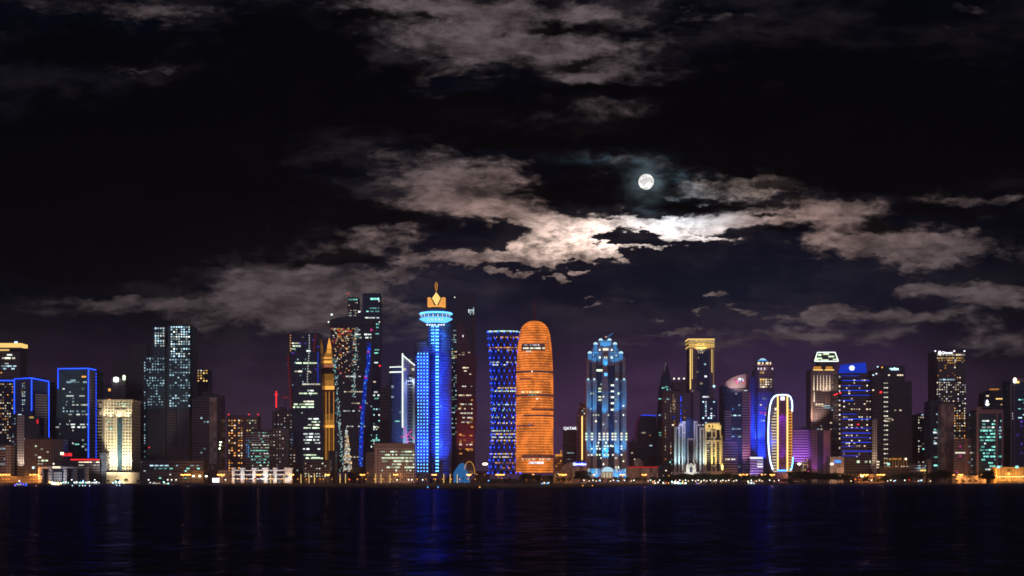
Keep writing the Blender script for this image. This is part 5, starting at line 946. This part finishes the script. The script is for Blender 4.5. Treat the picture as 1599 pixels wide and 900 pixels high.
# ------------------------------------------------------------------ trees
leaf = pbr('tree_foliage', (.045,.065,.025), .8); bark = pbr('tree_bark', (.09,.065,.045), .9)
def make_tree(seed, H_=10, W_=9):
    rn = random.Random(seed); r = bpy.data.objects.new('round_tree', None); C.objects.link(r)
    V, Fc = tube_geo([(0,0,0),(.1,.05,H_*.2),(-.1,.1,H_*.42)], .22, 7)
    for i in range(6):
        a = i*1.05+rn.random(); v_, f_ = tube_geo([(-.1,.1,H_*.3),(math.cos(a)*W_*.16, math.sin(a)*W_*.16, H_*.5),(math.cos(a)*W_*.3, math.sin(a)*W_*.3, H_*.68)], .10, 5); n0 = len(V); V += v_; Fc += [tuple(x_+n0 for x_ in t_) for t_ in f_]
    mesh('trunk', V, Fc, bark, r)
    V, Fc = [], []
    cl_ = [(rn.uniform(-.36,.36)*W_, rn.uniform(-.36,.36)*W_, H_*rn.uniform(.42,.86), rn.uniform(.13,.24)*W_) for _ in range(16)]
    for cx_, cy_, cz_, rr in cl_:
        for _ in range(70):
            d = Vector((rn.gauss(0,1), rn.gauss(0,1), rn.gauss(0,1))).normalized()*rr*rn.uniform(.5, 1.1)
            p_ = Vector((cx_, cy_, cz_)) + Vector((d.x, d.y, d.z*.75)); u_ = Vector((rn.gauss(0,1), rn.gauss(0,1), rn.gauss(0,.6))).normalized(); v_ = u_.cross(Vector((rn.gauss(0,1), rn.gauss(0,1), rn.gauss(0,1)))).normalized()
            s_ = rn.uniform(.22, .5); n0 = len(V); V += [tuple(p_+u_*s_), tuple(p_+v_*s_*.6), tuple(p_-u_*s_), tuple(p_-v_*s_*.6)]; Fc.append((n0, n0+1, n0+2, n0+3))
    mesh('crown', V, Fc, leaf, r); return r
def make_palm(seed, H_=9):
    rn = random.Random(seed); r = bpy.data.objects.new('palm_tree', None); C.objects.link(r)
    V, Fc = tube_geo([(0,0,0),(.1,0,H_*.3),(.15,.1,H_*.6),(.1,.1,H_)], .24, 7); mesh('trunk', V, Fc, bark, r)
    V, Fc = [], []
    for i in range(20):
        a = i*2*math.pi/20+rn.uniform(-.15,.15); up = rn.uniform(.1, 1.0); ln = rn.uniform(2.4, 3.2); pr = None
        for k_ in range(6):
            t_ = k_/5; rr = ln*t_; zz = H_ + up*ln*t_*.9 - 1.5*ln*.55*t_*t_; c_ = Vector((.1+math.cos(a)*rr, .1+math.sin(a)*rr, zz)); sd = Vector((-math.sin(a), math.cos(a), -.5))*(.42*math.sin(math.pi*min(1,t_*.85+.12))); sd2 = Vector((math.sin(a), -math.cos(a), -.5))*sd.length
            n0 = len(V); V += [tuple(c_+sd), tuple(c_), tuple(c_+sd2)]
            if pr is not None: Fc += [(pr, pr+1, n0+1, n0), (pr+1, pr+2, n0+2, n0+1)]
            pr = n0
    mesh('crown', V, Fc, leaf, r); return r
TR = [make_tree(i) for i in range(4)]; PM = [make_palm(i+9) for i in range(3)]
trees, palms = [], []; used = set()
def place(src, lst, p, D, s_, grp, cat):
    rn2 = random.Random(int(p*10)); i = rn2.randrange(len(src))
    if (cat, i) not in used: o_ = src[i]; used.add((cat, i)); o_.location = gpos(p, D); o_.rotation_euler = (0,0,rn2.random()*6); o_.scale = (s_,)*3
    else: o_ = copy_tree(src[i], gpos(p, D), rn2.random()*6, s_)
    tag(o_, '', cat, grp); lst.append((p, o_))
rn = random.Random(5)
def run(x0, x1, n, s0, s1, D0=1915, D1=1924):
    for i in range(n): place(TR, trees, x0 + (x1-x0)*(i+.5)/n + rn.uniform(-2, 2), rn.uniform(D0, D1), rn.uniform(s0, s1), 'round trees along the promenade', 'tree')
run(812, 862, 10, 1.1, 1.45); run(898, 918, 4, 1.6, 2.0); run(866, 896, 3, .8, 1.1); run(918, 1050, 14, .7, 1.0); run(1052, 1140, 18, 1.2, 1.6); run(1142, 1200, 8, 1.0, 1.4); run(1236, 1330, 20, 1.3, 1.8); run(1335, 1392, 7, .7, 1.1); run(1392, 1440, 8, 1.2, 1.7); run(1452, 1486, 7, 1.5, 2.0); run(1533, 1550, 4, 1.6, 2.0); run(1205, 1236, 5, .6, .8); run(1488, 1530, 4, .5, .7); run(160, 222, 4, .5, .75); run(741, 800, 7, .6, .95)
for i in range(52):
    p = 352 + i*7.6 + rn.uniform(-2.4, 2.4)
    if p < 745: place(PM, palms, p, rn.uniform(1912, 1925), rn.uniform(.8, 1.15), 'palm trees along the promenade', 'palm tree')
label_run(trees, 'round dark tree'); label_run(palms, 'palm tree')
# ------------------------------------------------------------------ street lamps, garden lamps, light columns
steel = pbr('lamp_steel', (.25,.25,.25), .5, .6)
def make_lamp(key, H_, twin=True, s_=6.0, rad=.55, name='street_lamp'):
    r = bpy.data.objects.new(name, None); C.objects.link(r)
    V, Fc = tube_geo([(0,0,0),(0,0,H_)], .12, 6); mesh('pole', V, Fc, steel, r)
    for sx in ((-1, 1) if twin else (0,)):
        if sx:
            V, Fc = tube_geo([(0,0,H_),(sx*1.2,0,H_+.35),(sx*2.1,0,H_+.25)], .08, 5); mesh('arm', V, Fc, steel, r)
        bm = bmesh.new(); bmesh.ops.create_icosphere(bm, subdivisions=2, radius=rad); bmesh.ops.scale(bm, vec=(1.2,1,.7), verts=bm.verts); bmesh.ops.translate(bm, vec=(sx*2.2, 0, H_+.1), verts=bm.verts)
        me = bpy.data.meshes.new('lantern'); bm.to_mesh(me); bm.free(); me.materials.append(em(key, s_)); o_ = bpy.data.objects.new('lantern', me); C.objects.link(o_); o_.parent = r
    return r
def lampset(key, xs, name, noun, grp, H_, twin, s_, rad, D=1930, watts=0, cat='street lamp'):
    src = make_lamp(key, H_, twin, s_, rad, name); items = []
    for i, p in enumerate(xs):
        h_ = 1.0
        if isinstance(p, tuple): p, D_ = p
        else: D_ = D
        o_ = src if i == 0 else copy_tree(src, gpos(p, D_))
        o_.location = gpos(p, D_); tag(o_, '', cat, grp); items.append((p, o_))
        if watts:
            l = bpy.data.lights.new('lamp_light', 'POINT'); l.energy = watts*rn.uniform(.7, 1.3); l.color = EMC[key]; l.shadow_soft_size = .8
            q_ = bpy.data.objects.new('lamp_light', l); C.objects.link(q_); q_.parent = o_; q_.location = (0, -1.2, H_-.4)
    label_run(items, noun); return items
O_ = [3, 12, 50, 57, 286, 294, 343, 347, 404, 455, 511, 566, 618, 678, 732, 778, 784, 830, 877, 881, 925, 972, 1006, 1158, 1164, 1192, 1206, 1243, 1322, 1328, 1347, 1352, 1373, 1378, 1487, 1500, 1535, 1553]
lampset('O', O_, 'street_lamp', 'orange street lamp', 'orange street lamps along the road', 12, True, 4.5, 1.25, 1948, 12000)
lampset('G', [302, 312, 322, 1112, 1346], 'floodlight_pole', 'pale floodlight pole', 'pale floodlights on poles', 10, False, 4.5, 1.5, 1935, 1500)
lampset('Y', [422.5, 443.5, 470, 482.5, 491, 531, 539.5, 586.5, 595, 609, 693, 703, 714], 'light_column', 'glowing yellow light column', 'yellow light columns on the promenade', 1, False, .1, .2, 1910, 0, 'light column')
for o_ in [o for o in C.objects if o.name.split('.')[0] == 'light_column']:
    for ch in list(o_.children): bpy.data.objects.remove(ch)
    V = [(x, y, z) for z in (0,13) for y in (-.4,.4) for x in (-.45,.45)]; 
    mesh('glowing_shaft', V, [(0,1,5,4),(1,3,7,5),(3,2,6,7),(2,0,4,6),(4,5,7,6),(0,2,3,1)], em('Y', 1.0), o_)
    V2 = [(x, y, z) for z in (0,.7) for y in (-.7,.7) for x in (-.8,.8)]; mesh('base', V2, [(0,1,5,4),(1,3,7,5),(3,2,6,7),(2,0,4,6),(4,5,7,6),(0,2,3,1)], steel, o_)
lampset('F', [1248, 1299, 756, 759], 'tall_lamp', 'tall lamp', 'tall warm lamps', 27, False, 8, 2.0, 1965, 16000)
lampset('N', [112, 148, 232, 262, 275, 268, 352, 620, 638, 643, 660], 'garden_lamp', 'small white lamp', 'small white lamps', 5, False, 3.5, .8, 1912, 300, 'garden lamp')
rn = random.Random(21)
gw = sorted([912, 920, 926, 931, 937, 953, 958, 966, 975, 986, 990, 1012, 1016, 1022, 1030] + [1056+i*4.9+rn.uniform(-1.5,1.5) for i in range(20)] + [1168, 1173, 1181, 1186, 1202, 1209, 1216, 1386, 1391, 1396, 1413, 1434, 1439, 1453, 1190, 1361, 1329])
lampset('N', gw[::2], 'globe_lamp', 'white globe lamp', 'white globe lamps in the shore gardens', 4.5, False, 3.4, .75, 1908, 180, 'garden lamp')
lampset('F', gw[1::2], 'warm_globe_lamp', 'warm globe lamp', 'warm globe lamps in the shore gardens', 3.4, False, 3.0, .7, 1906, 180, 'garden lamp')
lampset('D', [130, 187, 1398, 1437, 763, 936, 964], 'blue_globe_lamp', 'blue garden lamp', 'blue garden lamps', 4, False, 4, .8, 1907, 300, 'garden lamp')
lampset('O', [5, 10, 14, 48, 52, 500, 558, 571, 680, 742, 853, 866, 1357, 1507] + [372+i*13.3 for i in range(28)] + [822+i*11.7 for i in range(5)] + [1336, 1362, 1480, 1493, 1512, 1526], 'orange_post', 'low orange post lamp', 'low orange post lamps', 6, False, 2.2, .7, 1920, 500, 'garden lamp')
lampset('R', [1342, 1335, 546, 1420], 'red_lamp_post', 'red post lamp', 'red post lamps', 5, False, 2.2, .7, 1918, 200, 'garden lamp')
# tall floodlight mast and lit billboard
r = make_lamp('G', 58, False, 4, 1.6, 'floodlight_mast'); r.location = gpos(344.5, 1990); tag(r, 'tall thin mast with greenish floodlights right of the plain grey slab tower', 'mast')
for dz_ in (-5, -11):
    bm = bmesh.new(); bmesh.ops.create_icosphere(bm, subdivisions=1, radius=1.6); me = bpy.data.meshes.new('lantern'); bmesh.ops.translate(bm, vec=(dz_*.12, 0, 58+dz_*.8), verts=bm.verts); bm.to_mesh(me); bm.free(); me.materials.append(em('G', 3)); o_ = bpy.data.objects.new('lantern', me); C.objects.link(o_); o_.parent = r
r = bpy.data.objects.new('billboard', None); C.objects.link(r); r.location = gpos(337, 1930); tag(r, 'bright white billboard by the road below the sloping roof tower', 'billboard')
bxf = [(0,1,5,4),(1,3,7,5),(3,2,6,7),(2,0,4,6),(4,5,7,6),(0,2,3,1)]
mesh('lit_panel', [(x, y, z) for z in (1.5,7.5) for y in (-.3,.3) for x in (-4.6,4.6)], bxf, em('K', 2.2, True), r)
for sx in (-3, 3): mesh('leg', [(sx+x, y, z) for z in (0,1.5) for y in (-.2,.2) for x in (-.2,.2)], bxf, steel, r)
# derrick crane by the cream building
r = bpy.data.objects.new('derrick_crane', None); C.objects.link(r); r.location = gpos(178, 1925); tag(r, 'thin dark crane leaning in front of the cream floodlit building', 'crane')
V, Fc = tube_geo([(0,0,1),(8.5,0,26)], .3, 5); mesh('boom', V, Fc, pbr('dark_steel', (.02,.02,.02), .6), r); mesh('cab', [(x, y, z) for z in (0,2) for y in (-1,1) for x in (-1.5,1.5)], bxf, pbr('dark_steel', (.02,.02,.02), .6), r)
V, Fc = tube_geo([(-.8,0,1.5),(-.8,0,5),(8.5,0,26)], .08, 4); mesh('cable', V, Fc, pbr('dark_steel', (.02,.02,.02), .6), r)
# curved light masts near the low hall
cm = [(887, 1), (893, -1)]
for i, (p, sg) in enumerate(cm):
    r = bpy.data.objects.new('curved_mast', None); C.objects.link(r); r.location = gpos(p, 1915); tag(r, ('left' if i == 0 else 'right') + ' one of two curved pink lit masts before the low hall with the blue sign', 'mast', 'curved lit masts')
    V, Fc = tube_geo([(0,0,0),(0,0,6),(-.8*sg,0,9),(-2.6*sg,0,11.5)], .28, 5); mesh('shaft', V, Fc, em('O', .35), r); V, Fc = tube_geo([(-2.6*sg,0,11.5),(-3.2*sg,0,11.7)], .4, 5); mesh('tip_lamp', V, Fc, em('F', 2), r)
# ------------------------------------------------------------------ boats
hullm = pbr('boat_hull', (.35,.33,.32), .5)
def boat(p, D, L_, lights, label, cabin='wheelhouse', key='W', name='motor_boat'):
    r = bpy.data.objects.new(name, None); C.objects.link(r); r.location = (X_(p, D), D, 0); tag(r, label, 'boat')
    V, Fc = [], []; n = 9
    for i in range(n):
        t_ = i/(n-1); x = (t_-.5)*L_; wd = L_*.14*math.sin(math.pi*min(.96, t_*.8+.16))**.6; sh_ = .9 + .9*t_*t_
        V += [(x, -wd, sh_), (x, -wd*.7, -.2), (x, wd*.7, -.2), (x, wd, sh_)]
    for i in range(n-1):
        a, c = 4*i, 4*i+4; Fc += [(a,a+1,c+1,c),(a+1,a+2,c+2,c+1),(a+2,a+3,c+3,c+2),(a+3,a,c,c+3)]
    Fc += [(0,1,2,3), (4*n-4,4*n-3,4*n-2,4*n-1)]
    mesh('hull', V, Fc, hullm, r)
    cz = [(-L_*.28,L_*.12,1.0,2.9)]
    for a, c, z0, z1 in cz:
        w_ = L_*.09; mesh('cabin', [(a,-w_,z0),(c,-w_,z0),(a,w_,z0),(c,w_,z0),(a+.2,-w_*.9,z1),(c-.8,-w_*.9,z1),(a+.2,w_*.9,z1),(c-.8,w_*.9,z1)], bxf, pbr('boat_cabin', (.6,.6,.6), .4), r)
        mesh('cabin_window', [(x, -w_-.06+.1*(z > 2), z) for z in (1.6,2.3) for x in (a+.8,c-1.2)] + [(x, -w_+.05, z) for z in (1.6,2.3) for x in (a+.8,c-1.2)], [(0,1,3,2),(4,5,7,6),(0,1,5,4),(2,3,7,6),(0,2,6,4),(1,3,7,5)], em('F', .8), r)
    V, Fc = tube_geo([(0,0,2.8),(0,0,5.5)], .07, 5); mesh('mast', V, Fc, steel, r)
    for (lx, lz, k_, s_, rr) in lights:
        bm = bmesh.new(); bmesh.ops.create_icosphere(bm, subdivisions=1, radius=rr); bmesh.ops.translate(bm, vec=(lx, -L_*.1, lz), verts=bm.verts); me = bpy.data.meshes.new('deck_lamp'); bm.to_mesh(me); bm.free(); me.materials.append(em(k_, s_)); o_ = bpy.data.objects.new('deck_lamp', me); C.objects.link(o_); o_.parent = r
    return r
boat(33, 1500, 15, [(-6,1.2,'V',4,.8),(-4,2.6,'D',3,.6),(0,3.6,'B',6,.7),(3,2.2,'V',4,.7),(5.6,1.4,'B',5,.7),(6,3.2,'D',3,.5),(-1.5,5.8,'F',3,.9)], 'dark boat with small violet and blue lamps at the left edge of the water')
boat(88, 1640, 20, [(-7,4,'Y',3.5,1.3),(-4,3.2,'W',4,1.6),(-1,2.6,'F',5,1.8),(2.5,2.4,'Y',5,1.9),(6,2.8,'F',3,1.2)], 'brightly lit yellow white boat near the left of the water, below the white portico')
for i, (p, k_, lab) in enumerate(((120,'C','first'),(130,'T','second'),(140,'N','third'),(151,'C','fourth'),(103,'T','fifth'))):
    boat(p, 1870, 13, [(-3,3.2,k_,3.2,1.0),(0,3.6,'N',3.5,1.1),(3.5,2.8,k_,2.6,.8)], f'small moored boat with cold white lamps, {lab} of the row below the red strip')['group'] = 'moored boats in a row'
boat(184, 1870, 22, [(-6,3,'C',3,1.1),(-2,4,'T',3.5,1.4),(3,3.5,'N',4,1.4),(7,2.5,'C',2,.8)], 'moored yacht with cold white lamps below the cream floodlit building')
boat(246, 1880, 26, [(-9,3,'N',3,.7),(-4,3,'C',2.4,.6),(9,3.6,'T',4,1.1)], 'white moored yacht in front of the twin topped tower')
boat(261, 1800, 18, [(2,2,'T',3,1.0)], 'small pale boat with a teal lamp on the water before the twin topped tower')
boat(851, 1850, 14, [(-4,1.6,'D',3,.8),(-1,3,'F',3.5,.9),(3,2.2,'D',4,.9),(5,3,'W',3,.7)], 'small boat with blue and white lamps in front of the bullet tower')
boat(1024, 1840, 16, [(-4,4,'A',2.6,.9),(-1,2.6,'W',2.6,.9),(3,3.4,'F',3,1.0)], 'wooden boat with warm deck lamps left of the mirrored tower')
boat(1039, 1850, 15, [(-3,3,'G',3,.9),(1,3.6,'R',2,.8),(4,2.6,'A',2.6,.8)], 'boat with green and red lamps below the mirrored tower')
boat(1055, 1850, 19, [(-5,4.2,'C',3.6,1.2),(-1,3.4,'N',4.2,1.6),(3,2.8,'K',4.5,1.6),(6,2,'T',3,1)], 'boat with the brightest white lamps at the foot of the pale blue arcaded building')
boat(1068, 1840, 14, [(-2,3,'Y',3,1.1),(2,2.4,'N',3.4,1.3)], 'boat with two pale yellow lamps right of the brightest white boat')
boat(1092, 1840, 15, [(-4,2,'V',2,.7),(2,3.8,'F',2.4,.8)], 'dark boat with one warm lamp below the yellow arcaded building')
boat(1172, 1840, 15, [(-3,3.8,'G',3,1.0),(1,3,'C',3.6,1.1),(4,2.2,'N',2.4,.8)], 'boat with green white lamps left of the blue water reflection')
# buoy lamps on the water
src = None; it_ = []
for i, (p, q, k_) in enumerate(((113,761,'C'),(124,761,'T'),(129,761,'C'),(133,761,'C'),(140,761,'C'),(182,760.5,'C'),(187,760.5,'C'),(668,764,'D'),(684,764,'D'),(749,764,'A'),(882,757,'A'),(908,756.8,'C'),(910,761,'A'),(925,761,'A'),(972,756.8,'A'),(984,756.5,'C'),(988,756.5,'C'))):
    D_ = CH*F/(q-HY)*.985
    r = bpy.data.objects.new('buoy', None); C.objects.link(r); r.location = (X_(p, D_), D_, 0)
    V, Fc = tube_geo([(0,0,-.3),(0,0,.5),(0,0,1.2)], .5, 8); mesh('float', V, Fc, pbr('buoy_paint', (.4,.1,.05), .5), r)
    bm = bmesh.new(); bmesh.ops.create_icosphere(bm, subdivisions=1, radius=.55); bmesh.ops.translate(bm, vec=(0,0,1.6), verts=bm.verts); me = bpy.data.meshes.new('lamp'); bm.to_mesh(me); bm.free(); me.materials.append(em(k_, 2.2)); o_ = bpy.data.objects.new('lamp', me); C.objects.link(o_); o_.parent = r
    tag(r, '', 'buoy', 'lit buoys on the water'); it_.append((p, r))
label_run(it_, 'small lit buoy', 'on the water before')
for b_ in ALL: b_.finish()
